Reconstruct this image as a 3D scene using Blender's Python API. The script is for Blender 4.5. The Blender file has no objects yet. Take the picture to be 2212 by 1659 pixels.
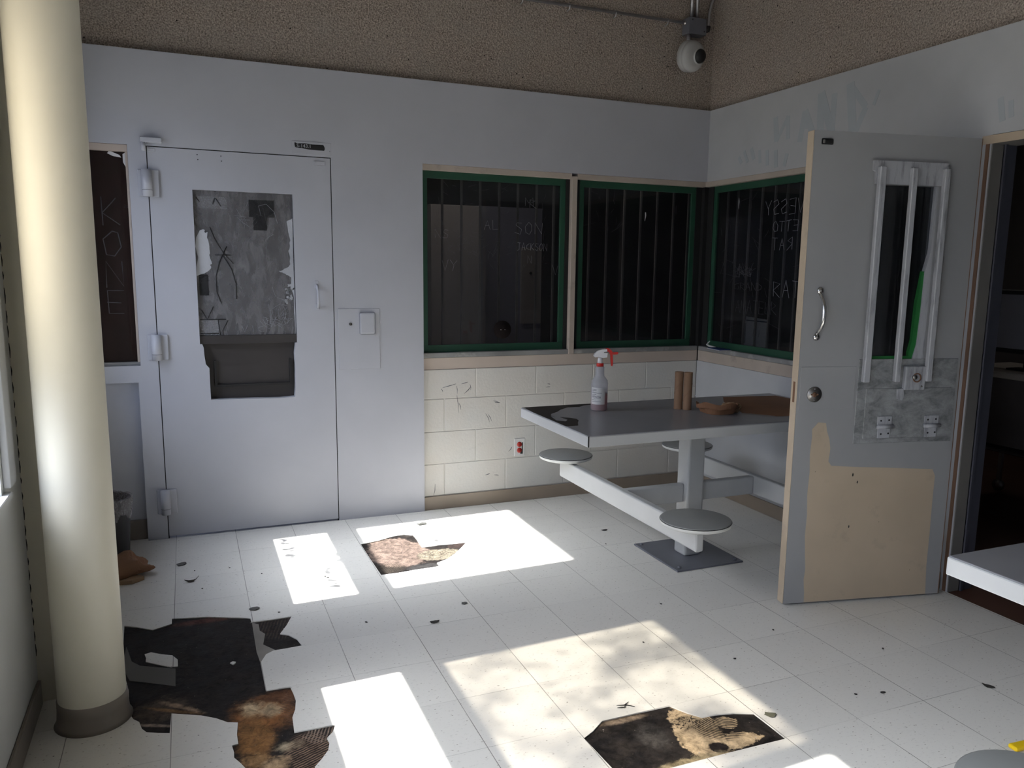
import bpy, bmesh, math, random
from mathutils import Vector, Matrix
random.seed(7)
sc = bpy.context.scene
COL = sc.collection
PI = math.pi

# ------------------------------------------------------------------ camera
cam_d = bpy.data.cameras.new('camera'); cam = bpy.data.objects.new('camera', cam_d); COL.objects.link(cam)
_R = Vector((0.91996506, -0.39172752, 0.01462323)); _U = Vector((0.04840708, 0.15055354, 0.98741754)); _F = Vector((0.38900005, 0.90768177, -0.15745719))
m = Matrix((( _R.x, _U.x, -_F.x, -3.2552), (_R.y, _U.y, -_F.y, -4.6781), (_R.z, _U.z, -_F.z, 1.4862), (0, 0, 0, 1)))
cam.matrix_world = m
cam_d.sensor_fit = 'HORIZONTAL'; cam_d.sensor_width = 36.0
cam_d.lens = 1739.22 / 2212 * 36
cam_d.shift_x = -41.96 / 2212; cam_d.shift_y = 28.36 / 2212
cam_d.clip_start = 0.02
sc.camera = cam

# ------------------------------------------------------------------ light
SUN, SKY, EXPO = 38.0, 4.6, -0.42
AURA1, AURA2 = 15.0, 80.0
w = bpy.data.worlds.new('world'); sc.world = w; w.use_nodes = True
wt = w.node_tree; bg = wt.nodes['Background']; bg.inputs[1].default_value = 1.0
# blue sky with a hazy bright aureole round the sun
def wm(op, a, b=0.0):
    x = wt.nodes.new('ShaderNodeMath'); x.operation = op
    for i, v in enumerate((a, b)):
        if isinstance(v, bpy.types.NodeSocket): wt.links.new(v, x.inputs[i])
        else: x.inputs[i].default_value = v
    return x.outputs[0]
tc = wt.nodes.new('ShaderNodeTexCoord'); dp = wt.nodes.new('ShaderNodeVectorMath'); dp.operation = 'DOT_PRODUCT'
wt.links.new(tc.outputs['Generated'], dp.inputs[0]); dp.inputs[1].default_value = Vector((-1.0, -0.043, 0.907)).normalized()
dd = wm('MAXIMUM', dp.outputs['Value'], 0.0)
glow = wm('ADD', wm('MULTIPLY', wm('POWER', dd, 6.0), AURA1), wm('MULTIPLY', wm('POWER', dd, 60.0), AURA2))
def vscale(col, f):
    x = wt.nodes.new('ShaderNodeVectorMath'); x.operation = 'SCALE'; x.inputs[0].default_value = col
    if isinstance(f, bpy.types.NodeSocket): wt.links.new(f, x.inputs['Scale'])
    else: x.inputs['Scale'].default_value = f
    return x.outputs[0]
va = wt.nodes.new('ShaderNodeVectorMath'); va.operation = 'ADD'
sz = wt.nodes.new('ShaderNodeSeparateXYZ'); wt.links.new(tc.outputs['Generated'], sz.inputs[0])
zen = wm('MULTIPLY', wm('ADD', 0.7, wm('MULTIPLY', wm('MAXIMUM', sz.outputs[2], 0.0), 1.3)), SKY)
wt.links.new(vscale((0.58, 0.68, 0.98), zen), va.inputs[0]); wt.links.new(vscale((0.98, 0.97, 0.98), glow), va.inputs[1])
wt.links.new(va.outputs[0], bg.inputs[0])
sd = bpy.data.lights.new('sun', 'SUN'); sd.energy = SUN; sd.angle = math.radians(0.53); sd.color = (1.0, 0.95, 0.88)
sun = bpy.data.objects.new('sun', sd); COL.objects.link(sun)
sun.rotation_euler = Vector((1.0, 0.043, -0.907)).to_track_quat('-Z', 'Y').to_euler()
sun.location = (-8, -1, 6)
def portal(name, y0, y1, z0, z1):
    d = bpy.data.lights.new(name, 'AREA'); d.shape = 'RECTANGLE'; d.size = z1 - z0; d.size_y = y1 - y0
    d.cycles.is_portal = True
    o = bpy.data.objects.new(name, d); COL.objects.link(o); o.location = (-4.0, (y0 + y1) / 2, (z0 + z1) / 2)
    o.rotation_euler = (0, -PI / 2, 0)
WIN_L = [(-1.212, -0.266), (-2.959, -1.970), (-4.03, -3.02), (-5.15, -4.14)]
for k, (a, b) in enumerate(WIN_L): portal('portal', a, b, 0.80, 2.27)
sc.view_settings.view_transform = 'Standard'; sc.view_settings.look = 'None'
sc.view_settings.exposure = EXPO; sc.view_settings.gamma = 1; sc.view_settings.use_curve_mapping = False
cy = sc.cycles
cy.use_denoising = True; cy.max_bounces = 9; cy.diffuse_bounces = 6; cy.glossy_bounces = 3; cy.transmission_bounces = 6
cy.transparent_max_bounces = 12; cy.sample_clamp_indirect = 6; cy.caustics_reflective = False; cy.caustics_refractive = False

# ------------------------------------------------------------------ materials
class G:
    """small node-graph helper"""
    def __init__(s, name):
        s.m = bpy.data.materials.new(name); s.m.use_nodes = True; s.t = s.m.node_tree; s.t.nodes.clear()
        s.out = s.n('ShaderNodeOutputMaterial')
    def n(s, t, **k):
        x = s.t.nodes.new(t)
        for a, b in k.items(): setattr(x, a, b)
        return x
    def put(s, sock, v):
        if hasattr(v, 'is_output') or isinstance(v, bpy.types.NodeSocket): s.t.links.new(v, sock)
        elif isinstance(v, (tuple, list)) and len(v) == 3 and sock.type == 'RGBA': sock.default_value = (*v, 1)
        else: sock.default_value = v
    def co(s): 
        return s.n('ShaderNodeTexCoord').outputs['Object']
    def geo(s): return s.n('ShaderNodeNewGeometry').outputs['Position']
    def math(s, op, a, b=0.0, c=0.0, clamp=False):
        x = s.n('ShaderNodeMath', operation=op, use_clamp=clamp); s.put(x.inputs[0], a); s.put(x.inputs[1], b); s.put(x.inputs[2], c); return x.outputs[0]
    def vm(s, op, a, b=(0, 0, 0)):
        x = s.n('ShaderNodeVectorMath', operation=op); s.put(x.inputs[0], a); s.put(x.inputs[1], b)
        return x.outputs['Value'] if op in ('LENGTH', 'DISTANCE', 'DOT_PRODUCT') else x.outputs[0]
    def noise(s, vec, scale, detail=4, rough=0.55, dist=0.0):
        x = s.n('ShaderNodeTexNoise'); s.put(x.inputs['Vector'], vec); s.put(x.inputs['Scale'], scale); s.put(x.inputs['Detail'], detail)
        s.put(x.inputs['Roughness'], rough); s.put(x.inputs['Distortion'], dist); return x.outputs['Fac']
    def vor(s, vec, scale, feature='F1', out='Distance'):
        x = s.n('ShaderNodeTexVoronoi', feature=feature); s.put(x.inputs['Vector'], vec); s.put(x.inputs['Scale'], scale); return x.outputs[out]
    def rng(s, v, a, b, c=0.0, d=1.0, smooth=False):
        x = s.n('ShaderNodeMapRange'); x.interpolation_type = 'SMOOTHSTEP' if smooth else 'LINEAR'
        for i, q in enumerate((v, a, b, c, d)): s.put(x.inputs[i], q)
        return x.outputs[0]
    def mix(s, f, a, b):
        x = s.n('ShaderNodeMix', data_type='RGBA'); s.put(x.inputs[0], f)
        s.put(x.inputs[6], a); s.put(x.inputs[7], b); return x.outputs[2]
    def sep(s, v):
        x = s.n('ShaderNodeSeparateXYZ'); s.put(x.inputs[0], v); return x.outputs
    def bump(s, h, strength=0.3, dist=0.002):
        x = s.n('ShaderNodeBump'); s.put(x.inputs['Height'], h); x.inputs['Strength'].default_value = strength; x.inputs['Distance'].default_value = dist
        return x.outputs[0]
    def bsdf(s, col, rough=0.5, metal=0.0, spec=0.5, normal=None, trans=0.0, coat=0.0, alpha=None, emit=None):
        x = s.n('ShaderNodeBsdfPrincipled'); s.put(x.inputs['Base Color'], col); s.put(x.inputs['Roughness'], rough); s.put(x.inputs['Metallic'], metal)
        s.put(x.inputs['Specular IOR Level'], spec); s.put(x.inputs['Transmission Weight'], trans); s.put(x.inputs['Coat Weight'], coat)
        if normal is not None: s.put(x.inputs['Normal'], normal)
        if alpha is not None: s.put(x.inputs['Alpha'], alpha)
        return x.outputs[0]
    def fin(s, sh): s.t.links.new(sh, s.out.inputs['Surface']); return s.m

def paint(name, col, rough=0.45, mott=0.06, bump=0.12, scale=60, spec=0.4, dirt=None, dirt_amt=0.0):
    g = G(name); p = g.geo()
    f = g.noise(p, 3.0, 3)
    c = g.mix(g.rng(f, 0.3, 0.7, 0, 1), tuple(v * (1 - mott) for v in col), tuple(min(1, v * (1 + mott)) for v in col))
    if dirt:
        d = g.rng(g.noise(p, 9.0, 6, 0.65), 0.62 - dirt_amt * 0.3, 0.75, 0, 1)
        c = g.mix(g.math('MULTIPLY', d, min(1, dirt_amt * 2)), c, dirt)
    return g.fin(g.bsdf(c, rough, spec=spec, normal=g.bump(g.noise(p, scale, 4), bump, 0.002)))

M = {}
M['steel'] = paint('pale_grey_steel_paint', (0.415, 0.425, 0.47), 0.42, 0.03, 0.10, 45)
M['steel_r'] = paint('pale_grey_wall_paint', (0.44, 0.45, 0.47), 0.5, 0.05, 0.10, 45)
M['door_grey'] = paint('grey_door_paint', (0.31, 0.315, 0.325), 0.45, 0.04, 0.15, 50)
M['beige'] = paint('beige_old_paint', (0.47, 0.385, 0.29), 0.5, 0.06, 0.12, 40, dirt=(0.22, 0.18, 0.16), dirt_amt=0.15)
M['ledge'] = paint('pinkish_beige_paint', (0.47, 0.40, 0.35), 0.5, 0.05, 0.12, 40)
M['cream'] = paint('cream_column_paint', (0.66, 0.63, 0.53), 0.45, 0.03, 0.10, 40)
M['white_wall'] = paint('off_white_wall_paint', (0.52, 0.53, 0.53), 0.5, 0.03, 0.12, 40)
M['grey_trim'] = paint('chipped_grey_trim', (0.22, 0.22, 0.22), 0.55, 0.25, 0.4, 90, dirt=(0.55, 0.53, 0.5), dirt_amt=0.25)
M['tan_trim'] = paint('chipped_tan_trim', (0.42, 0.36, 0.31), 0.55, 0.1, 0.3, 70, dirt=(0.06, 0.05, 0.05), dirt_amt=0.16)
M['base'] = paint('vinyl_base_tan', (0.27, 0.22, 0.175), 0.4, 0.12, 0.1, 30)
M['base_dk'] = paint('vinyl_base_brown', (0.20, 0.175, 0.15), 0.4, 0.12, 0.1, 30)
M['table_side'] = paint('table_grey_side', (0.42, 0.43, 0.44), 0.4, 0.06, 0.1, 60)
M['table_top'] = paint('table_grey_top', (0.235, 0.24, 0.26), 0.30, 0.10, 0.08, 35, spec=0.5, dirt=(0.27, 0.27, 0.28), dirt_amt=0.1)
M['stool_top'] = paint('stool_grey_top', (0.24, 0.25, 0.25), 0.4, 0.08, 0.1, 60)
M['stool_rim'] = paint('stool_light_rim', (0.52, 0.53, 0.53), 0.4, 0.08, 0.1, 60)
M['plate'] = paint('dark_grey_plate', (0.13, 0.135, 0.16), 0.4, 0.12, 0.1, 60)
M['black'] = paint('black_paint', (0.012, 0.012, 0.013), 0.5, 0.1, 0.2, 60)
M['blackgap'] = paint('black_rubber', (0.008, 0.008, 0.008), 0.8, 0.1, 0.1, 60)
M['worn'] = paint('worn_black_underlayer', (0.022, 0.018, 0.016), 0.55, 0.3, 0.4, 90)
M['green'] = paint('dark_green_frame', (0.013, 0.058, 0.034), 0.5, 0.15, 0.1, 40)
M['green_lt'] = paint('bright_green_frame', (0.015, 0.14, 0.03), 0.5, 0.15, 0.1, 40)
M['bar'] = paint('grey_brown_bar', (0.34, 0.31, 0.29), 0.4, 0.15, 0.1, 60)
M['white_pl'] = paint('white_plastic', (0.7, 0.7, 0.72), 0.35, 0.02, 0.0, 30)
M['red_pl'] = paint('red_plastic', (0.50, 0.015, 0.012), 0.3, 0.04, 0.0, 30)
M['yellow_pl'] = paint('yellow_plastic', (0.75, 0.50, 0.01), 0.4, 0.05, 0.0, 30)
M['cardboard'] = paint('brown_cardboard', (0.24, 0.145, 0.09), 0.8, 0.12, 0.3, 80)
M['kraft'] = paint('brown_kraft_paper', (0.21, 0.105, 0.055), 0.75, 0.15, 0.4, 40)
M['kraft_lt'] = paint('light_kraft_paper', (0.30, 0.20, 0.12), 0.75, 0.15, 0.4, 40)
M['blue'] = paint('dark_blue_card', (0.012, 0.03, 0.13), 0.5, 0.1, 0.1, 40)
M['paper'] = paint('white_paper', (0.62, 0.62, 0.62), 0.6, 0.03, 0.1, 40)
M['scratch'] = paint('pale_scratch', (0.25, 0.25, 0.28), 0.9, 0.2, 0.1, 40)
M['scratch_dim'] = paint('faint_scratch', (0.075, 0.075, 0.085), 0.9, 0.3, 0.1, 40)
M['flake'] = paint('dark_flake', (0.035, 0.033, 0.03), 0.7, 0.3, 0.3, 90)
M['leaf'] = paint('grey_green_leaf', (0.12, 0.12, 0.085), 0.7, 0.2, 0.3, 90)
M['chip'] = paint('grey_tile_chip', (0.10, 0.10, 0.095), 0.7, 0.3, 0.3, 90)
M['bin'] = paint('black_bin_plastic', (0.018, 0.017, 0.018), 0.45, 0.1, 0.1, 40)
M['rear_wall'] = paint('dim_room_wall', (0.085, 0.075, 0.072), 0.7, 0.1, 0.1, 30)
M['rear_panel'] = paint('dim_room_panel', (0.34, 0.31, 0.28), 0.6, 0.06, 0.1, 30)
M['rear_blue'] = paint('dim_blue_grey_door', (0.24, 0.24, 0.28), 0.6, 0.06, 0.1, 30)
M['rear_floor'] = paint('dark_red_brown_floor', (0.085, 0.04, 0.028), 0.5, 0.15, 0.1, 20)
M['rust'] = paint('red_brown_primer', (0.16, 0.085, 0.05), 0.6, 0.2, 0.2, 60)
M['housing'] = paint('light_grey_housing', (0.42, 0.42, 0.42), 0.4, 0.05, 0.0, 30)
M['conduit_box'] = paint('dark_grey_box', (0.034, 0.03, 0.03), 0.5, 0.1, 0.1, 40)
M['outlet_red'] = paint('red_receptacle', (0.36, 0.025, 0.018), 0.4, 0.05, 0.0, 30)
M['disc_black'] = paint('matt_black_brown', (0.011, 0.008, 0.008), 0.9, 0.1, 0.1, 60, spec=0.1)
M['jamb'] = paint('grey_brown_jamb', (0.155, 0.148, 0.14), 0.55, 0.15, 0.1, 40)
M['stop'] = paint('dark_blue_grey_stop', (0.055, 0.057, 0.075), 0.55, 0.15, 0.1, 40)
M['ground'] = paint('outdoor_concrete', (0.16, 0.155, 0.145), 0.8, 0.1, 0.1, 4)
M['ceiling'] = paint('ceiling_paint', (0.30, 0.28, 0.26), 0.8, 0.05, 0.1, 30)
M['grime'] = paint('grey_grime_film', (0.095, 0.09, 0.082), 0.6, 0.15, 0.2, 50)
M['residue'] = paint('pale_adhesive', (0.24, 0.22, 0.20), 0.6, 0.35, 0.4, 70)
M['marker'] = paint('blue_black_marker', (0.06, 0.07, 0.10), 0.6, 0.2, 0.1, 40)
M['faded'] = paint('faded_blue_marker', (0.39, 0.42, 0.452), 0.5, 0.06, 0.1, 60)

def metal(name, col, rough):
    g = G(name); p = g.geo()
    r = g.rng(g.noise(p, 40, 4), 0.3, 0.7, rough * 0.8, rough * 1.3)
    return g.fin(g.bsdf(col, r, metal=1.0))
M['chrome'] = metal('brushed_chrome', (0.62, 0.61, 0.60), 0.22)
M['dull'] = metal('dull_steel', (0.30, 0.29, 0.28), 0.4)
M['galv'] = metal('galvanised_conduit', (0.5, 0.5, 0.52), 0.42)

def concrete():
    g = G('exposed_aggregate_concrete'); p = g.geo()
    fine = g.noise(p, 130, 3, 0.7)
    cells = g.vor(p, 75)
    big = g.noise(p, 5, 3)
    c = g.mix(g.rng(fine, 0.35, 0.66, 0, 1), (0.13, 0.105, 0.09), (0.60, 0.51, 0.44))
    c = g.mix(g.rng(big, 0.35, 0.7, 0, 0.35), c, (0.36, 0.33, 0.30))
    holes = g.rng(g.vor(p, 16), 0.045, 0.075, 1, 0)
    c = g.mix(holes, c, (0.015, 0.012, 0.01))
    h = g.math('ADD', g.math('MULTIPLY', cells, 0.8), fine)
    h = g.math('SUBTRACT', h, g.math('MULTIPLY', holes, 1.5))
    return g.fin(g.bsdf(c, 0.85, spec=0.25, normal=g.bump(h, 0.9, 0.006)))
M['concrete'] = concrete()

def block():
    g = G('painted_block'); p = g.geo()
    c = g.mix(g.rng(g.noise(p, 2.2, 3), 0.35, 0.65, 0, 1), (0.57, 0.545, 0.51), (0.56, 0.56, 0.545))
    s = g.noise(g.vm('MULTIPLY', p, (1, 1, 2.2)), 7.0, 6, 0.7, 1.5)
    c = g.mix(g.rng(s, 0.60, 0.78, 0, 0.35), c, (0.33, 0.34, 0.36))
    h = g.noise(p, 70, 5)
    return g.fin(g.bsdf(c, 0.5, spec=0.35, normal=g.bump(h, 0.35, 0.003)))
M['block'] = block()

def floor_mat():
    g = G('vinyl_tile_floor'); p = g.geo(); x, y, z = g.sep(p)
    T = 0.3048
    u = g.math('DIVIDE', g.math('ADD', x, 2.756 + 30 * T), T); v = g.math('DIVIDE', g.math('ADD', y, 1.885 + 30 * T), T)
    fu = g.math('FRACT', u); fv = g.math('FRACT', v)
    du = g.math('MINIMUM', fu, g.math('SUBTRACT', 1.0, fu)); dv = g.math('MINIMUM', fv, g.math('SUBTRACT', 1.0, fv))
    wob = g.noise(p, 2.3, 2)
    su = g.rng(du, 0.0022, 0.0060, 1, 0); sv = g.rng(dv, 0.0018, 0.0050, 1, 0)
    su = g.math('MULTIPLY', su, g.rng(wob, 0.35, 0.6, 0.55, 1)); sv = g.math('MULTIPLY', sv, g.rng(wob, 0.4, 0.65, 0.15, 0.75))
    seam = g.math('MAXIMUM', su, sv)
    cell = g.n('ShaderNodeCombineXYZ'); g.put(cell.inputs[0], g.math('FLOOR', u)); g.put(cell.inputs[1], g.math('FLOOR', v))
    wn = g.n('ShaderNodeTexWhiteNoise'); g.put(wn.inputs['Vector'], cell.outputs[0])
    tone = g.rng(wn.outputs['Value'], 0, 1, 0, 1)
    c = g.mix(tone, (0.70, 0.685, 0.655), (0.75, 0.735, 0.70))
    c = g.mix(g.rng(g.noise(p, 1.6, 4), 0.35, 0.7, 0, 0.3), c, (0.64, 0.63, 0.60))
    mo = g.noise(g.vm('MULTIPLY', p, (1, 1.9, 1)), 60, 4, 0.7)
    c = g.mix(g.rng(mo, 0.58, 0.70, 0, 0.5), c, (0.34, 0.32, 0.30))
    c = g.mix(g.rng(g.vor(g.vm('MULTIPLY', p, (1, 1.6, 1)), 34), 0.07, 0.12, 0.8, 0), c, (0.24, 0.21, 0.185))
    c = g.mix(g.rng(g.vor(p, 9), 0.015, 0.03, 0.9, 0), c, (0.06, 0.05, 0.045))
    c = g.mix(g.math('MULTIPLY', seam, 0.85), c, (0.075, 0.065, 0.06))
    r = g.rng(g.noise(p, 6, 5, 0.6), 0.3, 0.7, 0.30, 0.52)
    h = g.math('SUBTRACT', g.math('MULTIPLY', g.noise(p, 14, 3), 0.25), seam)
    return g.fin(g.bsdf(c, r, spec=0.55, normal=g.bump(h, 0.25, 0.002)))
M['floor'] = floor_mat()

def mastic():
    """old tile adhesive left on the slab where tiles are missing"""
    g = G('floor_mastic'); p = g.geo(); x, y, z = g.sep(p)
    n1 = g.noise(p, 14, 6, 0.65); n2 = g.noise(p, 60, 5, 0.7); n3 = g.noise(p, 5, 4, 0.6)
    c = g.mix(g.rng(n1, 0.35, 0.7, 0, 1), (0.010, 0.009, 0.010), (0.030, 0.024, 0.021))
    def lines(ang, scale, th=0.5):
        w = g.n('ShaderNodeTexWave', wave_type='BANDS', bands_direction='X')
        mp = g.n('ShaderNodeMapping'); g.put(mp.inputs['Vector'], p); mp.inputs['Rotation'].default_value = (0, 0, ang)
        g.put(w.inputs['Vector'], mp.outputs[0]); w.inputs['Scale'].default_value = scale; w.inputs['Distortion'].default_value = 2.5
        w.inputs['Detail'].default_value = 3; w.inputs['Detail Scale'].default_value = 1.5
        return g.rng(w.outputs['Fac'], th, th + 0.15, 0, 1)
    def rings(cx, cy, scale):
        w = g.n('ShaderNodeTexWave', wave_type='RINGS', rings_direction='Z')
        g.put(w.inputs['Vector'], g.vm('SUBTRACT', p, (cx, cy, 0))); w.inputs['Scale'].default_value = scale; w.inputs['Distortion'].default_value = 1.5
        w.inputs['Detail'].default_value = 3
        return g.rng(w.outputs['Fac'], 0.45, 0.6, 0, 1)
    def blob(c, cx, cy, rx, ry, col, edge=0.25, namt=1.1, amt=1.0, pat=None, rot=0.0):
        d = g.vm('SUBTRACT', p, (cx, cy, 0))
        if rot:
            mp = g.n('ShaderNodeMapping'); g.put(mp.inputs['Vector'], d); mp.inputs['Rotation'].default_value = (0, 0, rot); d = mp.outputs[0]
        d = g.vm('LENGTH', g.vm('DIVIDE', g.vm('MULTIPLY', d, (1, 1, 0)), (rx, ry, 1)))
        d = g.math('ADD', d, g.math('MULTIPLY', g.math('SUBTRACT', n1, 0.5), namt))
        d = g.math('ADD', d, g.math('MULTIPLY', g.math('SUBTRACT', n2, 0.5), namt * 0.6))
        f = g.rng(d, 1 - edge, 1.0, amt, 0, True)
        if pat is not None: f = g.math('MULTIPLY', f, pat)
        return g.mix(f, c, col)
    CR, BR, DB, OC = (0.44, 0.33, 0.21), (0.17, 0.075, 0.028), (0.05, 0.026, 0.016), (0.26, 0.15, 0.07)
    PK = (0.33, 0.26, 0.22)
    # big patch beside the column
    c = blob(c, -3.25, -1.19, 0.17, 0.035, (0.075, 0.032, 0.026), 0.6, 0.5)
    c = blob(c, -3.40, -1.87, 0.13, 0.10, (0.06, 0.045, 0.036), 0.6, 1.6)
    c = blob(c, -3.34, -1.88, 0.12, 0.018, (0.28, 0.20, 0.14), 0.7, 1.2, 0.8, rot=0.75)
    c = blob(c, -3.36, -1.90, 0.13, 0.014, OC, 0.7, 1.0, 0.8, rot=0.55)
    c = blob(c, -3.42, -1.97, 0.10, 0.012, PK, 0.7, 1.0, 0.7, rot=0.45)
    c = blob(c, -3.08, -2.03, 0.135, 0.15, BR, 0.5, 0.8)
    c = blob(c, -3.02, -1.93, 0.10, 0.05, (0.10, 0.045, 0.022), 0.5, 0.7)
    c = blob(c, -3.115, -1.98, 0.055, 0.065, CR, 0.8, 1.2)
    c = blob(c, -3.055, -2.01, 0.055, 0.06, CR, 0.8, 1.2, 0.85)
    c = blob(c, -3.12, -2.17, 0.075, 0.16, (0.21, 0.105, 0.04), 0.5, 0.9)
    c = blob(c, -3.13, -2.29, 0.06, 0.06, OC, 0.6, 1.5)
    c = blob(c, -3.07, -2.34, 0.06, 0.055, (0.36, 0.25, 0.15), 0.7, 1.5)
    c = blob(c, -3.02, -2.25, 0.07, 0.035, (0.33, 0.27, 0.19), 0.7, 1.6)
    c = blob(c, -2.965, -2.31, 0.09, 0.13, (0.20, 0.13, 0.09), 0.3, 0.5, 0.95, lines(1.15, 30))
    c = blob(c, -2.925, -2.225, 0.07, 0.05, (0.20, 0.15, 0.12), 0.3, 0.4, 0.95, lines(0.35, 30))
    c = blob(c, -3.00, -2.02, 0.03, 0.12, (0.13, 0.07, 0.045), 0.3, 0.4, 0.9, lines(1.5, 30))
    c = blob(c, -2.97, -1.36, 0.10, 0.14, (0.05, 0.036, 0.03), 0.3, 0.3, 0.9, lines(0.25, 24))
    # patch in the sunlight by the far wall
    c = blob(c, -2.29, -0.66, 0.17, 0.24, (0.16, 0.118, 0.10), 0.15, 0.7)
    c = blob(c, -2.09, -0.77, 0.13, 0.085, (0.20, 0.175, 0.135), 0.15, 0.8)
    c = blob(c, -2.30, -0.66, 0.15, 0.22, (0.08, 0.06, 0.05), 0.3, 0.6, 0.7, g.rng(g.noise(p, 30, 3, 0.6, 4.0), 0.52, 0.56, 0, 1))
    sq = g.rng(g.noise(p, 42, 3, 0.6, 3.0), 0.52, 0.56, 0, 1)
    c = blob(c, -2.10, -0.76, 0.15, 0.10, (0.07, 0.055, 0.045), 0.5, 0.6, 0.9, sq)
    c = blob(c, -2.39, -0.87, 0.10, 0.09, (0.05, 0.04, 0.03), 0.5, 0.6, 0.9, lines(0.8, 28))
    c = blob(c, -2.21, -0.92, 0.10, 0.055, (0.035, 0.033, 0.033), 0.15, 0.7)
    c = blob(c, -1.95, -0.675, 0.075, 0.035, (0.035, 0.024, 0.022), 0.15, 0.3)
    # patch at the front of the room
    c = blob(c, -1.78, -2.67, 0.085, 0.19, CR, 0.12, 1.0, rot=0.25)
    c = blob(c, -1.69, -2.75, 0.10, 0.04, CR, 0.12, 1.3)
    c = blob(c, -1.665, -2.65, 0.045, 0.035, CR, 0.12, 1.2)
    c = blob(c, -1.70, -2.67, 0.10, 0.08, (0.02, 0.015, 0.012), 0.4, 0.9, 1.0, rings(-1.63, -2.60, 34))
    c = blob(c, -1.77, -2.76, 0.035, 0.035, (0.02, 0.015, 0.014), 0.2, 0.9)
    c = blob(c, -1.78, -2.60, 0.06, 0.045, (0.03, 0.022, 0.018), 0.3, 1.0, 1.0, sq)
    c = blob(c, -1.98, -2.51, 0.12, 0.022, (0.22, 0.165, 0.12), 0.7, 0.9)
    c = blob(c, -1.88, -2.79, 0.16, 0.03, (0.26, 0.21, 0.13), 0.5, 1.5, 0.9)
    c = blob(c, -1.93, -2.63, 0.07, 0.10, (0.05, 0.045, 0.042), 0.7, 1.0)
    # overall mottling, scraped trails and light specks
    mot = g.rng(g.noise(p, 26, 6, 0.75, 0.6), 0.36, 0.64, 0.45, 1.45)
    c = g.mix(1.0, c, c)
    sc_ = g.n('ShaderNodeVectorMath', operation='SCALE'); g.put(sc_.inputs[0], c); g.put(sc_.inputs['Scale'], mot); c = sc_.outputs[0]
    trail = g.noise(g.vm('MULTIPLY', p, (2.2, 9, 1)), 9, 6, 0.8, 1.2)
    c = g.mix(g.rng(trail, 0.66, 0.74, 0, 0.5), c, (0.12, 0.095, 0.08))
    c = g.mix(g.rng(g.vor(p, 13), 0.03, 0.045, 0.8, 0), c, (0.34, 0.31, 0.28))
    c = g.mix(g.rng(g.vor(p, 30), 0.035, 0.06, 0.7, 0), c, (0.25, 0.21, 0.17))
    h = g.math('ADD', n2, n1)
    return g.fin(g.bsdf(c, g.rng(n1, 0.3, 0.7, 0.5, 0.8), spec=0.15, normal=g.bump(h, 0.6, 0.003)))
M['mastic'] = mastic()

def glass(name, tint=(0.9, 0.92, 0.93), haze=0.0, hazecol=(0.4, 0.4, 0.42)):
    g = G(name); p = g.geo()
    tr = g.n('ShaderNodeBsdfTransparent'); g.put(tr.inputs[0], tint)
    gl = g.n('ShaderNodeBsdfGlossy'); gl.inputs['Roughness'].default_value = 0.03
    lw_ = g.n('ShaderNodeLayerWeight'); lw_.inputs[0].default_value = 0.5
    fr = g.math('ADD', 0.03, g.math('MULTIPLY', g.math('POWER', lw_.outputs['Facing'], 5.0), 0.9))
    mx = g.n('ShaderNodeMixShader'); g.put(mx.inputs[0], fr); g.put(mx.inputs[1], tr.outputs[0]); g.put(mx.inputs[2], gl.outputs[0])
    sh = mx.outputs[0]
    if haze:
        df = g.n('ShaderNodeBsdfDiffuse'); g.put(df.inputs[0], hazecol)
        st = g.noise(g.vm('MULTIPLY', p, (3, 3, 1)), 7, 6, 0.7, 1.0)
        f = g.rng(st, 0.38, 0.75, haze * 0.6, haze * 1.4)
        mh = g.n('ShaderNodeMixShader'); g.put(mh.inputs[0], f); g.put(mh.inputs[1], sh); g.put(mh.inputs[2], df.outputs[0]); sh = mh.outputs[0]
    return g.fin(sh)
M['glass'] = glass('clear_glass')
M['glass_sc'] = glass('scuffed_security_glass', (0.55, 0.56, 0.58), 0.018)
M['glass_door'] = glass('hazy_scratched_glass', (0.5, 0.5, 0.52), 0.36, (0.36, 0.355, 0.37))
M['glass_dark'] = glass('tinted_sidelight_glass', (0.35, 0.3, 0.3), 0.13, (0.16, 0.10, 0.095))

def film():
    g = G('patchy_brown_window_film'); p = g.geo()
    n = g.noise(p, 3.2, 4, 0.6); n2 = g.noise(p, 14, 4, 0.6)
    f = g.math('ADD', g.rng(n, 0.30, 0.60, 0.0, 1.0, True), g.math('MULTIPLY', g.math('SUBTRACT', n2, 0.5), 0.35), clamp=True)
    tr = g.n('ShaderNodeBsdfTransparent'); g.put(tr.inputs[0], g.mix(f, (0.24, 0.225, 0.19), (0.74, 0.72, 0.67)))
    tl = g.n('ShaderNodeBsdfTranslucent'); g.put(tl.inputs[0], (0.52, 0.49, 0.42))
    ad = g.n('ShaderNodeMixShader'); ad.inputs[0].default_value = 0.42
    g.put(ad.inputs[1], tr.outputs[0]); g.put(ad.inputs[2], tl.outputs[0])
    return g.fin(ad.outputs[0])
M['film'] = film()

def smudge(name, col, a):
    g = G(name); p = g.geo()
    return g.fin(g.bsdf(col, 0.8, alpha=g.rng(g.noise(p, 120, 4, 0.7), 0.35, 0.6, a * 0.4, a)))
M['scuff'] = smudge('translucent_scuff', (0.3, 0.3, 0.3), 0.6)
M['whitepatch'] = paint('rough_white_paint', (0.42, 0.43, 0.46), 0.6, 0.2, 0.9, 60)

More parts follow.
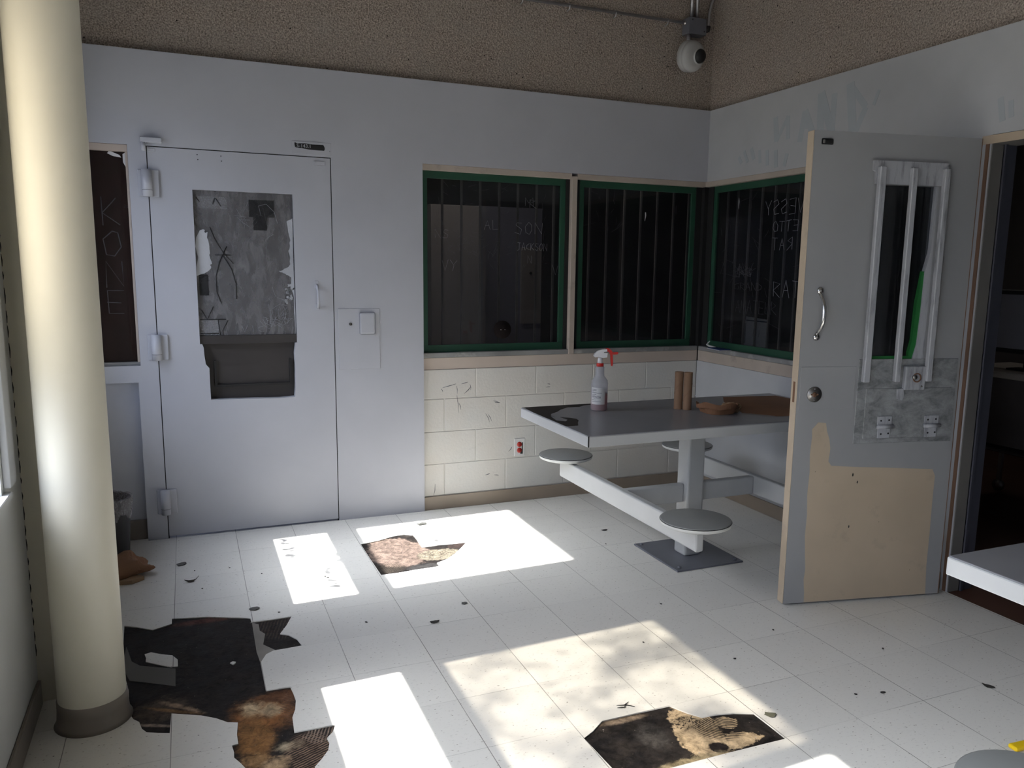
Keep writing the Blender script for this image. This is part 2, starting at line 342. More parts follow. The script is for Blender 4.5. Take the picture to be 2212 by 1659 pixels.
def plastic_clear():
    g = G('frosted_bottle_plastic'); p = g.geo()
    df = g.bsdf((0.55, 0.56, 0.60), 0.35)
    tr = g.n('ShaderNodeBsdfTransparent'); g.put(tr.inputs[0], (0.9, 0.9, 0.93))
    mx = g.n('ShaderNodeMixShader'); mx.inputs[0].default_value = 0.42; g.put(mx.inputs[1], tr.outputs[0]); g.put(mx.inputs[2], df)
    return g.fin(mx.outputs[0])
M['bottle'] = plastic_clear()
def liquid():
    g = G('pink_cleaning_liquid')
    df = g.bsdf((0.50, 0.10, 0.08), 0.3)
    tl = g.n('ShaderNodeBsdfTranslucent'); g.put(tl.inputs[0], (0.85, 0.22, 0.18))
    mx = g.n('ShaderNodeMixShader'); mx.inputs[0].default_value = 0.6; g.put(mx.inputs[1], df); g.put(mx.inputs[2], tl.outputs[0])
    return g.fin(mx.outputs[0])
M['liquid'] = liquid()
def bare_smear():
    g = G('scraped_grey_steel'); p = g.geo()
    n = g.noise(g.vm('MULTIPLY', p, (1, 1, 1.6)), 11, 7, 0.72, 0.4)
    c = g.mix(g.rng(n, 0.40, 0.72, 0, 1), (0.31, 0.32, 0.33), (0.10, 0.105, 0.11))
    return g.fin(g.bsdf(c, 0.45, normal=g.bump(g.noise(p, 60, 5), 0.4, 0.003)))
M['scraped'] = bare_smear()
def bar_paint():
    g = G('worn_white_bar_paint'); p = g.geo()
    n = g.noise(g.vm('MULTIPLY', p, (4, 4, 0.6)), 12, 6, 0.7)
    c = g.mix(g.rng(n, 0.5, 0.7, 0, 0.8), (0.38, 0.39, 0.42), (0.15, 0.155, 0.165))
    return g.fin(g.bsdf(c, 0.45, normal=g.bump(n, 0.3, 0.002)))
M['barpaint'] = bar_paint()

# ------------------------------------------------------------------ mesh helpers
class MB:
    def __init__(s): s.b = bmesh.new()
    def box(s, x0, x1, y0, y1, z0, z1, bev=0.0, seg=2):
        r = bmesh.ops.create_cube(s.b, size=1.0); vs = r['verts']
        for v in vs: v.co = Vector(((x0 + x1) / 2 + v.co.x * (x1 - x0), (y0 + y1) / 2 + v.co.y * (y1 - y0), (z0 + z1) / 2 + v.co.z * (z1 - z0)))
        if bev: bmesh.ops.bevel(s.b, geom=list({e for v in vs for e in v.link_edges}), offset=bev, segments=seg, profile=0.5, affect='EDGES')
        return s
    def lathe(s, prof, c=(0, 0, 0), seg=32, axis=None, sm=True):
        rot = Vector((0, 0, 1)).rotation_difference(Vector(axis).normalized()).to_matrix() if axis else Matrix.Identity(3)
        rings = []
        for r, z in prof:
            ring = []
            n = seg if r > 1e-6 else 1
            for k in range(n):
                a = 2 * PI * k / seg
                ring.append(s.b.verts.new(Vector(c) + rot @ Vector((r * math.cos(a), r * math.sin(a), z))))
            rings.append(ring)
        for A, B in zip(rings, rings[1:]):
            for k in range(seg):
                a, b_, c_, d = A[k % len(A)], A[(k + 1) % len(A)], B[(k + 1) % len(B)], B[k % len(B)]
                q = []
                for v in (a, b_, c_, d):
                    if v not in q: q.append(v)
                if len(q) > 2:
                    f = s.b.faces.new(q); f.smooth = sm
        return s
    def cyl(s, p0, p1, r, seg=20, cap=True):
        p0, p1 = Vector(p0), Vector(p1); L = (p1 - p0).length
        pr = ([(0, 0)] if cap else []) + [(r, 0), (r, L)] + ([(0, L)] if cap else [])
        return s.lathe(pr, p0, seg, (p1 - p0), True)
    def tube(s, pts, r, seg=8, flat=1.0):
        pts = [Vector(p) for p in pts]; rings = []; up = None
        for i, p in enumerate(pts):
            t = (pts[min(i + 1, len(pts) - 1)] - pts[max(i - 1, 0)]).normalized()
            if up is None: up = t.orthogonal().normalized()
            up = (up - t * up.dot(t)).normalized(); sd_ = t.cross(up)
            rr = r[i] if isinstance(r, (list, tuple)) else r
            rings.append([s.b.verts.new(p + up * (rr * math.cos(2 * PI * k / seg)) + sd_ * (rr * flat * math.sin(2 * PI * k / seg))) for k in range(seg)])
        for A, B in zip(rings, rings[1:]):
            for k in range(seg):
                f = s.b.faces.new((A[k], A[(k + 1) % seg], B[(k + 1) % seg], B[k])); f.smooth = True
        s.b.faces.new(rings[0][::-1]); s.b.faces.new(rings[-1]); return s
    def prism(s, poly, a, b, ax='z'):
        """extrude a 2D polygon from a to b along an axis; poly in the other two axes (xy / xz / yz)"""
        def P(u, v, t): return {'z': (u, v, t), 'y': (u, t, v), 'x': (t, u, v)}[ax]
        lo = [s.b.verts.new(P(u, v, a)) for u, v in poly]; hi = [s.b.verts.new(P(u, v, b)) for u, v in poly]
        s.b.faces.new(lo); s.b.faces.new(hi[::-1])
        n = len(poly)
        for i in range(n): s.b.faces.new((lo[i], lo[(i + 1) % n], hi[(i + 1) % n], hi[i]))
        return s
    def sphere(s, c, r, sub=3, sc_=(1, 1, 1)):
        q = bmesh.ops.create_icosphere(s.b, subdivisions=sub, radius=1.0)
        for v in q['verts']: v.co = Vector((c[0] + v.co.x * r * sc_[0], c[1] + v.co.y * r * sc_[1], c[2] + v.co.z * r * sc_[2]))
        for f in {f for v in q['verts'] for f in v.link_faces}: f.smooth = True
        return s
    def build(s, name, mat, parent=None, shift=True, label=None, mats=None):
        bmesh.ops.recalc_face_normals(s.b, faces=s.b.faces[:])
        me = bpy.data.meshes.new(name); s.b.to_mesh(me); s.b.free()
        return link(name, me, mat, parent, label)
def link(name, me, mat, parent=None, label=None):
    me.materials.append(M[mat] if isinstance(mat, str) else mat)
    o = bpy.data.objects.new(name, me); COL.objects.link(o)
    if parent:
        o.parent = parent
        base = parent
        while base.parent: base = base.parent
        L = Vector(base.get('_o', (0, 0, 0)))
        # geometry is given in world axes for wall-mounted things: shift back to the thing's base
        if base.get('_w'): me.transform(Matrix.Translation(-L))
    if label: o['label'] = label
    return o
def thing(name, label, cat, loc=(0, 0, 0), rz=0.0, group=None, kind=None, world=False):
    o = bpy.data.objects.new(name, None); COL.objects.link(o); o.location = loc; o.rotation_euler = (0, 0, rz); o.empty_display_size = 0.1
    o['label'] = label; o['category'] = cat
    if group: o['group'] = group
    if kind: o['kind'] = kind
    if world: o['_w'] = 1; o['_o'] = loc
    return o
def tag(o, label, cat, group=None, kind=None):
    o['label'] = label; o['category'] = cat
    if group: o['group'] = group
    if kind: o['kind'] = kind
    return o
def S(name, mb, mat, label, cat): return tag(mb.build(name, mat), label, cat, kind='structure')

def flat_holes(name, loops, z0, z1, mat, parent=None):
    cu = bpy.data.curves.new(name, 'CURVE'); cu.dimensions = '2D'; cu.fill_mode = 'BOTH'; cu.extrude = (z1 - z0) / 2
    for lp in loops:
        sp = cu.splines.new('POLY'); sp.points.add(len(lp) - 1); sp.use_cyclic_u = True
        for q, (x, y) in zip(sp.points, lp): q.co = (x, y, 0, 1)
    t = bpy.data.objects.new('tmp', cu); COL.objects.link(t)
    dg = bpy.context.evaluated_depsgraph_get(); me = bpy.data.meshes.new_from_object(t.evaluated_get(dg))
    bpy.data.objects.remove(t); me.name = name
    me.transform(Matrix.Translation((0, 0, (z0 + z1) / 2))); me.materials.clear()
    return link(name, me, mat, parent)
def text_mesh(body, size, extr=0.0005):
    cu = bpy.data.curves.new('t', 'FONT'); cu.body = body; cu.size = size; cu.extrude = extr
    t = bpy.data.objects.new('tmp', cu); COL.objects.link(t)
    dg = bpy.context.evaluated_depsgraph_get(); me = bpy.data.meshes.new_from_object(t.evaluated_get(dg))
    bpy.data.objects.remove(t); me.materials.clear(); return me
GL = {'A': [[(0, 0), (.5, 1), (1, 0)], [(.2, .4), (.8, .4)]], 'B': [[(0, 0), (0, 1), (.8, .8), (0, .5), (.9, .25), (0, 0)]], 'C': [[(1, .9), (.1, .7), (.1, .2), (1, .05)]],
      'D': [[(0, 0), (0, 1), (.9, .6), (.8, .2), (0, 0)]], 'E': [[(1, 1), (0, 1), (0, 0), (1, 0)], [(0, .5), (.8, .5)]], 'G': [[(1, .9), (0, .7), (.1, .1), (.9, .1), (.9, .5)]],
      'H': [[(0, 0), (0, 1)], [(1, 0), (1, 1)], [(0, .5), (1, .5)]], 'I': [[(.5, 0), (.5, 1)]], 'J': [[(0, 1), (.9, 1)], [(.6, 1), (.5, .1), (0, 0)]], 'K': [[(0, 0), (0, 1)], [(.9, 1), (0, .45), (1, 0)]],
      'L': [[(0, 1), (0, 0), (.9, 0)]], 'M': [[(0, 0), (0, 1), (.5, .4), (1, 1), (1, 0)]], 'N': [[(0, 0), (0, 1), (1, 0), (1, 1)]], 'O': [[(.5, 1), (0, .6), (.1, .1), (.6, 0), (1, .4), (.9, .85), (.5, 1)]],
      'R': [[(0, 0), (0, 1), (.9, .8), (0, .45), (1, 0)]], 'S': [[(1, .9), (.3, 1), (.1, .7), (.9, .35), (.7, 0), (0, .1)]], 'T': [[(0, 1), (1, 1)], [(.5, 1), (.5, 0)]],
      'U': [[(0, 1), (.05, .1), (.9, .05), (1, 1)]], 'V': [[(0, 1), (.5, 0), (1, 1)]], 'W': [[(0, 1), (.25, 0), (.5, .7), (.75, 0), (1, 1)]], 'Y': [[(0, 1), (.5, .5), (1, 1)], [(.5, .5), (.4, 0)]],
      'P': [[(0, 0), (0, 1), (.9, .8), (0, .5)]], 'X': [[(0, 0), (1, 1)], [(0, 1), (1, 0)]], '1': [[(.3, .8), (.5, 1), (.5, 0)]]}
def scrawl(mb, word, org, du, dv, w, h, gap=0.35, mirror=False, r=0.0012, jit=0.06):
    """scratched stroke letters on a plane given by two unit directions"""
    org, du, dv = Vector(org), Vector(du), Vector(dv); x = 0
    for ch in word:
        for st in GL.get(ch, []):
            pts = []
            for a, b in st:
                a = 1 - a if mirror else a
                pts.append(org + du * (x + a * w + random.uniform(-jit, jit) * w) + dv * (b * h + random.uniform(-jit, jit) * h))
            mb.tube(pts, r, 5)
        x += w * (1 + gap)
    return mb
def scribbles(mb, org, du, dv, W, H, n, lmin, lmax, r=0.0009):
    org, du, dv = Vector(org), Vector(du), Vector(dv)
    for _ in range(n):
        a = random.uniform(0, PI); L = random.uniform(lmin, lmax); u = random.uniform(0, W); v = random.uniform(0, H)
        p = org + du * u + dv * v; q = p + du * (math.cos(a) * L) + dv * (math.sin(a) * L)
        mid = (p + q) / 2 + du * random.uniform(-.1, .1) * L
        mb.tube([p, mid, q], r, 5)
    return mb

# ------------------------------------------------------------------ the shell
XL, CEIL = -3.78, 3.75
H1 = [(-3.555,-1.131),(-3.506,-1.161),(-3.446,-1.213),(-3.375,-1.179),(-3.375,-1.126),(-3.236,-1.16),(-3.081,-1.232),(-3.068,-1.242),(-3.067,-1.282),(-2.986,-1.286),(-2.904,-1.283),(-2.934,-1.367),(-2.967,-1.437),(-2.936,-1.462),(-2.909,-1.514),(-2.898,-1.576),(-2.958,-1.579),(-3.006,-1.579),(-3.036,-1.601),(-3.062,-1.664),(-3.062,-1.882),(-3.021,-1.884),(-2.979,-1.887),(-2.974,-1.94),(-2.972,-1.987),(-2.982,-2.049),(-2.996,-2.093),(-3.001,-2.185),(-2.935,-2.188),(-2.871,-2.19),(-2.887,-2.23),(-2.909,-2.257),(-2.906,-2.287),(-2.916,-2.325),(-2.941,-2.363),(-2.965,-2.394),(-2.984,-2.441),(-3.027,-2.467),(-3.112,-2.433),(-3.159,-2.326),(-3.171,-2.294),(-3.187,-2.259),(-3.186,-2.23),(-3.19,-2.189),(-3.171,-2.187),(-3.172,-2.13),(-3.165,-2.06),(-3.196,-2.046),(-3.23,-2.007),(-3.275,-1.971),(-3.367,-1.921),(-3.37,-2.044),(-3.403,-2.03),(-3.438,-2.012),(-3.453,-1.985),(-3.463,-1.938),(-3.481,-1.914),(-3.495,-1.874),(-3.507,-1.706),(-3.54,-1.502),(-3.548,-1.314)]
I1 = [(-3.467,-1.431),(-3.445,-1.423),(-3.407,-1.455),(-3.369,-1.479),(-3.35,-1.523),(-3.349,-1.578),(-3.372,-1.576),(-3.409,-1.545),(-3.461,-1.498),(-3.461,-1.462)]
I2 = [(-3.168,-1.622),(-3.158,-1.613),(-3.147,-1.621),(-3.149,-1.631),(-3.158,-1.639)]
FILM = [(-3.536,-1.329),(-3.51,-1.47),(-3.479,-1.518),(-3.416,-1.556),(-3.357,-1.588),(-3.356,-1.726),(-3.412,-1.688),(-3.509,-1.626),(-3.541,-1.494)]
RES = [(-3.065,-1.279),(-3.04,-1.306),(-3.041,-1.37),(-3.023,-1.409),(-3.039,-1.504),(-2.997,-1.574),(-3.023,-1.588),(-3.062,-1.655),(-3.068,-1.561)]
H2 = [(-2.448,-0.48),(-2.347,-0.455),(-2.258,-0.414),(-2.188,-0.402),(-2.146,-0.425),(-2.146,-0.494),(-2.151,-0.637),(-2.054,-0.638),(-1.901,-0.645),(-1.95,-0.713),(-2.017,-0.798),(-2.074,-0.856),(-2.143,-0.894),(-2.145,-0.943),(-2.276,-0.948),(-2.362,-0.957),(-2.443,-0.955),(-2.447,-0.714)]
H3 = [(-2.147,-2.562),(-2.1,-2.536),(-2.075,-2.517),(-2.046,-2.495),(-1.918,-2.495),(-1.784,-2.496),(-1.773,-2.517),(-1.752,-2.557),(-1.72,-2.599),(-1.666,-2.603),(-1.604,-2.618),(-1.542,-2.645),(-1.54,-2.722),(-1.541,-2.806),(-1.607,-2.804),(-1.786,-2.8),(-1.965,-2.799),(-2.136,-2.792)]
fl = tag(flat_holes('floor', [[(-4.0, -7.6), (0.0, -7.6), (0.0, 0.02), (-4.0, 0.02)], H1, H2, H3], -0.004, 0.0, 'floor'),
         'off-white vinyl tile floor with torn-out patches', 'floor', kind='structure')
flat_holes('tile_fragment', [I1], -0.004, -0.0005, 'floor', fl)
flat_holes('tile_fragment', [I2], -0.004, -0.0005, 'floor', fl)
flat_holes('subfloor', [[(-4.0, -7.6), (0.0, -7.6), (0.0, 0.02), (-4.0, 0.02)]], -0.03, -0.0045, 'mastic', fl)['label'] = 'dark adhesive-stained slab under the missing tiles'
flat_holes('grime_film', [FILM], -0.0045, -0.0035, 'grime', fl)['label'] = 'grey film of grime'
flat_holes('adhesive_residue', [RES], -0.0045, -0.0037, 'residue', fl)['label'] = 'pale adhesive residue'
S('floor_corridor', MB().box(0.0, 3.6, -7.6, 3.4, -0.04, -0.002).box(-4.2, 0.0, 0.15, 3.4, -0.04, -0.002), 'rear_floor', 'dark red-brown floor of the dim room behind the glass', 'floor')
S('ceiling', MB().box(-4.0, 0.2, -7.6, 0.2, CEIL, CEIL + 0.1), 'ceiling', 'ceiling high above the dayroom', 'ceiling')
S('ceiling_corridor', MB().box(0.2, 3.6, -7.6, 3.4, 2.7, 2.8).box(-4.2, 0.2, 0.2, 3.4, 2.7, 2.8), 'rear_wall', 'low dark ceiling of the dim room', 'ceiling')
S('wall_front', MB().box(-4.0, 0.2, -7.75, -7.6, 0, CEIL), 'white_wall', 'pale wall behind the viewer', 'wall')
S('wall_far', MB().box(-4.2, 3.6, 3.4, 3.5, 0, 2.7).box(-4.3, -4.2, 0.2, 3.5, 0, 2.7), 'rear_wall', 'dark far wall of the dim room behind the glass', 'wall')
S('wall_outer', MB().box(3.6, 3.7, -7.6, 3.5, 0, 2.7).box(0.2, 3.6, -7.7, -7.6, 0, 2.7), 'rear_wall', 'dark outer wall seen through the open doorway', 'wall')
S('ground', MB().box(-60, -4.2, -40, 40, -0.5, -0.4), 'ground', 'outdoor ground beyond the windows', 'ground')

# back wall: concrete band, block wall, steel cladding
wb = S('wall_back', MB().box(-4.0, 0.25, 0.03, 0.25, 2.535, CEIL), 'concrete', 'exposed aggregate concrete band above the grey back wall', 'wall')
bl = MB(); bl.box(-1.97, 0.0, 0.0036, 0.15, 0, 0.873)
rows = [0.0, 0.0847, 0.2879, 0.4911, 0.6943, 0.873]
def courses(mb, a0, a1, first, ax, face, into):
    for r in range(5):
        z0, z1 = rows[r], rows[r + 1]
        off = first if r % 2 == 0 else first + 0.2032
        if r == 0: off = first + 0.2032
        e = [a0]; k = off
        while k < a1 - 0.01:
            if k > a0 + 0.03: e.append(k)
            k += 0.4064
        e.append(a1)
        for p, q_ in zip(e, e[1:]):
            g_ = 0.0028
            if ax == 'x': mb.box(p + g_, q_ - g_, face, into, z0 + g_, z1 - g_ * (0 if r == 4 else 1), 0.0022, 1)
            else: mb.box(face if face < into else into, into if face < into else face, p + g_, q_ - g_, z0 + g_, z1 - g_, 0.0022, 1)
# course 1 (above base) has joints at B and D; course 2 at A, C ...
courses(bl, -1.965, 0.0, -1.829 + 0.2032 - 0.4064, 'x', 0.0, 0.05)
bl.build('block_courses', 'block', wb, label='white painted concrete block courses')
cl = MB()
yf, yb = -0.02, 0.13
cl.box(-4.0, -3.78, yf, yb, 0, 2.535)
cl.box(-3.78, -3.49, yf, yb, 2.074, 2.535).box(-3.49, -3.405, yf, yb, 0.0, 2.535).box(-3.405, -2.483, yf, yb, 2.074, 2.535)
cl.box(-3.78, -3.49, yf, yb, 0.866, 0.954).box(-3.78, -3.505, 0.028, yb, 0, 0.866).box(-3.505, -3.49, yf, yb, 0, 0.866)
cl.box(-2.483, -1.963, yf, yb, 0, 2.535).box(-1.963, 0.0, yf, yb, 2.078, 2.535)
cl.build('steel_cladding', 'steel', wb, label='pale blue-grey painted steel wall panels')
MB().box(-1.963, 0.0, 0.004, 0.13, 0.873, 0.945, 0.002, 1).build('sill_band', 'ledge', wb, label='pinkish beige band under the windows')
MB().box(-1.962, -0.03, -0.012, 0.0, 0.0, 0.084, 0.003, 2).build('skirting', 'base', wb, label='tan vinyl base strip')
MB().box(-3.78, -3.505, 0.016, 0.028, 0, 0.11, 0.002, 1).build('skirting', 'base_dk', wb, label='brown vinyl base strip')
mk = MB()
for a, b, c_, d in [(-1.84, .762, -1.755, .782), (-1.85, .755, -1.84, .735), (-1.752, .77, -1.748, .72), (-1.75, .71, -1.74, .60), (-1.72, .78, -1.68, .79), (-1.665, .775, -1.66, .74),
                    (-1.51, .664, -1.475, .655), (-1.50, .652, -1.465, .65), (-1.56, .585, -1.535, .53), (-1.545, .58, -1.52, .535), (-1.14, .757, -1.12, .752), (-1.15, .735, -1.12, .737),
                    (-1.405, .33, -1.38, .36), (-1.56, .19, -1.53, .197), (-1.50, .185, -1.47, .18), (-1.735, .66, -1.725, .62), (-1.70, .72, -1.66, .76), (-1.9, .09, -1.89, .16)]:
    mk.tube([(a, -0.0005, b), ((a + c_) / 2 + .003, -0.0012, (b + d) / 2), (c_, -0.0005, d)], [0.0008, 0.0022, 0.0008], 6, 0.5)
mk.build('scuff_marks', 'marker', wb, label='dark blue marker scuffs')

# right wall
wr = S('wall_right', MB().box(0.03, 0.25, -7.6, 0.03, 2.535, CEIL), 'concrete', 'exposed aggregate concrete band above the wall with the open door', 'wall')
rc = MB(); xa, xb = 0.0, 0.14
rc.box(xa, xb, -7.6, -3.10, 0, 2.535).box(xa, xb, -3.10, -2.12, 2.09, 2.535).box(xa, xb, -2.12, -2.03, 0, 2.535).box(xa, xb, -2.03, -0.02, 2.078, 2.535)
rc.box(-0.0, xb, -2.03, -0.0, 0.0, 0.873).box(0.0, xb, -0.02, 0.13, 2.078, 2.535)
rc.build('steel_cladding', 'steel_r', wr, label='pale grey painted wall panels')
MB().box(0.004, 0.13, -2.03, 0.0, 0.873, 0.945, 0.002, 1).build('sill_band', 'tan_trim', wr, label='beige band under the window')
MB().box(-0.012, 0.0, -2.08, -0.012, 0, 0.084, 0.003, 2).build('skirting', 'base', wr, label='tan vinyl base strip')
fd = MB()
for (y, z), (y2, z2), r in [((-.68, 2.39), (-.70, 2.25), .02), ((-.70, 2.25), (-.79, 2.38), .012), ((-.79, 2.38), (-.80, 2.25), .016), ((-.93, 2.385), (-.90, 2.22), .02), ((-.93, 2.385), (-1.02, 2.22), .022), ((-.91, 2.30), (-.99, 2.30), .015),
                     ((-1.05, 2.46), (-1.06, 2.22), .026), ((-1.05, 2.46), (-1.15, 2.23), .026), ((-1.15, 2.44), (-1.15, 2.24), .02), ((-1.26, 2.47), (-1.30, 2.22), .028), ((-1.28, 2.44), (-1.38, 2.33), .018), ((-1.38, 2.33), (-1.32, 2.22), .018),
                     ((-.35, 2.20), (-.38, 2.16), .012), ((-.40, 2.23), (-.44, 2.16), .012), ((-.47, 2.24), (-.50, 2.17), .014), ((-.55, 2.22), (-.56, 2.14), .012), ((-.62, 2.21), (-.63, 2.12), .014), ((-.70, 2.20), (-.71, 2.10), .016), ((-.80, 2.17), (-.78, 2.10), .014),
                     ((-2.14, 2.24), (-2.16, 2.14), .014), ((-2.19, 2.22), (-2.20, 2.15), .012), ((-2.28, 2.26), (-2.27, 2.14), .018), ((-1.46, 2.40), (-1.43, 2.33), .01)]:
    n_ = Vector((0, z2 - z, -(y2 - y))).normalized() * r
    A = Vector((0, y, z)); B = Vector((0, y2, z2))
    pts = [A + n_, B + n_, B - n_, A - n_]
    fd.prism([(p.y, p.z) for p in pts], -0.0005 - random.uniform(0, 0.0008), 0.0002, 'x')
fd.build('faded_graffiti', 'faded', wr, label='faded blue graffiti ghosting through the paint')

# left wall
lw = MB(); x0, x1 = -3.98, XL
lw.box(x0, x1, -7.6, 0.15, 0, 0.80).box(x0, x1, -7.6, 0.15, 2.27, CEIL)
ys = [-7.6] + [v for a, b in reversed(WIN_L) for v in (a, b)] + [0.15]
for k in range(0, len(ys), 2):
    lw.box(x0, x1, ys[k], ys[k + 1], 0.80, 2.27)
wl = S('wall_left', lw, 'white_wall', 'pale window wall beside the cream column', 'wall')
MB().box(XL, XL + 0.012, -5.2, -1.70, 0, 0.09, 0.003, 1).build('skirting', 'base_dk', wl, label='dark brown vinyl base strip')
ck = MB(); z = 0.1
while z < 2.2:
    L = random.uniform(0.015, 0.05)
    if z > 0.16: ck.tube([(XL + .001, -1.681, z), (XL + .002, -1.6815, z + L / 2), (XL + .001, -1.681, z + L)], [0.0008, 0.0017, 0.0008], 6)
    z += L + random.uniform(0.006, 0.03)
ck.build('open_joint', 'blackgap', wl, label='broken dark caulk joint')
S('wall_pilaster', MB().box(-3.78, -3.63, -1.68, -1.45, 0, CEIL), 'cream', 'narrow cream pilaster between column and window wall', 'wall')

def left_window(n, y0, y1, up, lo, lab):
    t = thing('window_%d' % n, lab, 'window', (-3.87, (y0 + y1) / 2, 0.8), kind='structure', world=True)
    f = MB(); xa_, xb_ = -3.885, -3.855
    f.box(xa_, xb_, y0, y1, 1.167, 1.306, 0.003, 1).box(xa_, xb_, y0, y0 + 0.012, 0.80, 2.265).box(xa_, xb_, y1 - 0.012, y1, 0.80, 2.265).box(xa_, xb_, y0, y1, 2.258, 2.27)
    f.build('window_frame', 'white_wall', t)
    MB().box(-3.878, -3.874, y0 + .01, y1 - .01, 1.30, 2.262).build('upper_pane', up, t)
    MB().box(-3.878, -3.874, y0 + .01, y1 - .01, 0.802, 1.17).build('lower_pane', lo, t)
    c = MB().box(XL, XL + 0.02, y1 + 0.03, y1 + 0.12, 0.818, 2.36, 0.004, 2).box(XL, XL + 0.02, y0 - 0.02, y1 + 0.12, 2.28, 2.36, 0.004, 2) if n == 6 else MB().box(XL, XL + 0.02, y0 - 0.03, y1 + 0.03, 2.28, 2.36, 0.004, 2)
    c.build('casing', 'steel_r', t)
    MB().box(-3.86, -3.76, y0, y1 + (0.05 if n == 6 else 0), 0.785, 0.805, 0.003, 1).build('window_sill', 'white_wall', t)
    return t
wF = left_window(5, *WIN_L[0], 'glass', 'glass', 'daylight window in the side wall nearest the grey steel door')
sf = MB()
def to_win(px, py): return (-3.872, py - 0.043 * (px + 3.87), (px + 3.87) * 0.907)
for (pa, pb, n_) in [((-2.845, -.25), (-2.80, -.56), 16), ((-2.70, -.75), (-2.66, -1.03), 14), ((-2.07, -.50), (-2.04, -.60), 7), ((-1.43, -.86), (-1.38, -.93), 5), ((-2.60, -.25), (-2.56, -.56), 14), ((-2.615, -.56), (-2.60, -.75), 6)]:
    for k in range(n_):
        px = random.uniform(pa[0], pb[0]); py = random.uniform(pa[1], pb[1]); x_, y_, z_ = to_win(px, py)
        sf.tube([(x_, y_, z_), (x_, y_ - random.uniform(-.012, .02), z_ + random.uniform(.004, .022))], 0.011, 6)
sf.build('scratches', 'whitepatch', wF)
left_window(6, *WIN_L[1], 'film', 'glass', 'daylight window beside the column with brown film on its upper pane')
left_window(7, *WIN_L[2], 'glass', 'glass', 'daylight window second along the side wall from the column')
left_window(8, *WIN_L[3], 'glass', 'glass', 'unseen daylight window added nearest the viewer in the side wall')  # out of view, added to light the camera side

# column
co = thing('column', 'round cream painted column in front of the window wall', 'column', (-3.60, -1.86, 0), kind='structure')
MB().lathe([(0.1, 0.0), (0.1, CEIL)], seg=64).build('shaft', 'cream', co)
MB().lathe([(0.1, 0.0), (0.116, 0.0), (0.108, 0.012), (0.1045, 0.05), (0.104, 0.085), (0.1, 0.088)], seg=64).build('skirting', 'base_dk', co, label='brown vinyl base wrapped round the column')

# ------------------------------------------------------------------ glazed windows to the dim room
def inner_window(n, ax, a0, a1, gi, lab, bars, words):
    """ax 'x': window in the back wall from a0 to a1, green frame gi=(g0,g1); ax 'y': in the right wall"""
    cx = (a0 + a1) / 2
    t = thing('window_%d' % n, lab, 'window', (cx, 0, 0.945) if ax == 'x' else (0, cx, 0.945), kind='structure', world=True)
    def B(mb, u0, u1, d0, d1, z0, z1, bev=0.0):
        return mb.box(u0, u1, d0, d1, z0, z1, bev, 1) if ax == 'x' else mb.box(d0, d1, u0, u1, z0, z1, bev, 1)
    B(MB(), a0, a1, 0.0, 0.10, 2.045, 2.078, 0.002).build('head_trim', 'tan_trim', t, label='chipped tan strip over the glass')
    B(MB(), a0, a1, 0.004, 0.10, 0.945, 0.975, 0.003).build('window_sill', 'grey_trim', t, label='grey peeling sill strip')
    g0, g1 = gi
    k = MB(); B(k, a0, g0, 0.03, 0.06, 0.975, 2.045); B(k, g1, a1, 0.03, 0.06, 0.975, 2.045); k.build('black_edging', 'blackgap', t)
    k = MB(); w_ = 0.034
    B(k, g0, g1, 0.035, 0.055, 2.045 - .042, 2.045, 0.001); B(k, g0, g1, 0.035, 0.055, 0.975, 1.02, 0.001); B(k, g0, g0 + w_, 0.035, 0.055, 1.02, 2.003, 0.001); B(k, g1 - w_, g1, 0.035, 0.055, 1.02, 2.003, 0.001)
    k.build('green_frame', 'green', t, label='dark green inner frame')
    B(MB(), g0 + .01, g1 - .01, 0.046, 0.050, 0.99, 2.03).build('pane', 'glass_sc', t)
    for b_ in bars:
        B(MB(), b_ - 0.006, b_ + 0.006, 0.075, 0.087, 0.975, 2.045).build('bar', 'bar', t)
    if words: words(t)
    return t
def w1w(t):
    k = MB()
    X, Zd = (1, 0, 0), (0, 0, 1); y = 0.0445
    scrawl(k, 'JACKSON', (-1.34, y, 1.60), X, Zd, 0.022, 0.045, r=0.0011)
    scrawl(k, 'AL', (-1.56, y, 1.72), X, Zd, 0.04, 0.055, r=0.0008); scrawl(k, 'SON', (-1.36, y, 1.70), X, Zd, 0.05, 0.07, r=0.001)
    scrawl(k, 'NS', (-1.87, y, 1.66), X, Zd, 0.035, 0.05, r=0.0008); scrawl(k, 'M', (-1.29, y, 1.87), X, Zd, 0.05, 0.05, r=0.0007); scrawl(k, 'R', (-1.26, y, 1.86), X, Zd, 0.04, 0.05, r=0.0008)
    scrawl(k, 'V', (-1.1, y, 1.45), X, Zd, 0.04, 0.06, r=0.0008); scrawl(k, 'VY', (-1.83, y, 1.47), X, Zd, 0.04, 0.06, r=0.0009); scrawl(k, 'N', (-1.27, y, 1.52), X, Zd, 0.025, 0.05, r=0.0008)
    k.build('scratched_lettering', 'scratch', t, label='scratched lettering')
    k = MB(); scribbles(k, (-1.88, y, 1.45), X, Zd, 0.75, 0.55, 90, 0.01, 0.06, 0.0006); scribbles(k, (-1.88, y, 1.55), X, Zd, 0.3, 0.2, 50, 0.01, 0.05, 0.0006)
    k.build('scratches', 'scratch_dim', t)
inner_window(1, 'x', -1.963, -0.995, (-1.955, -1.022), 'barred window with green frame beside the grey wall panel, scratched all over', [-1.816, -1.695, -1.575, -1.451, -1.327, -1.2, -1.081], w1w)
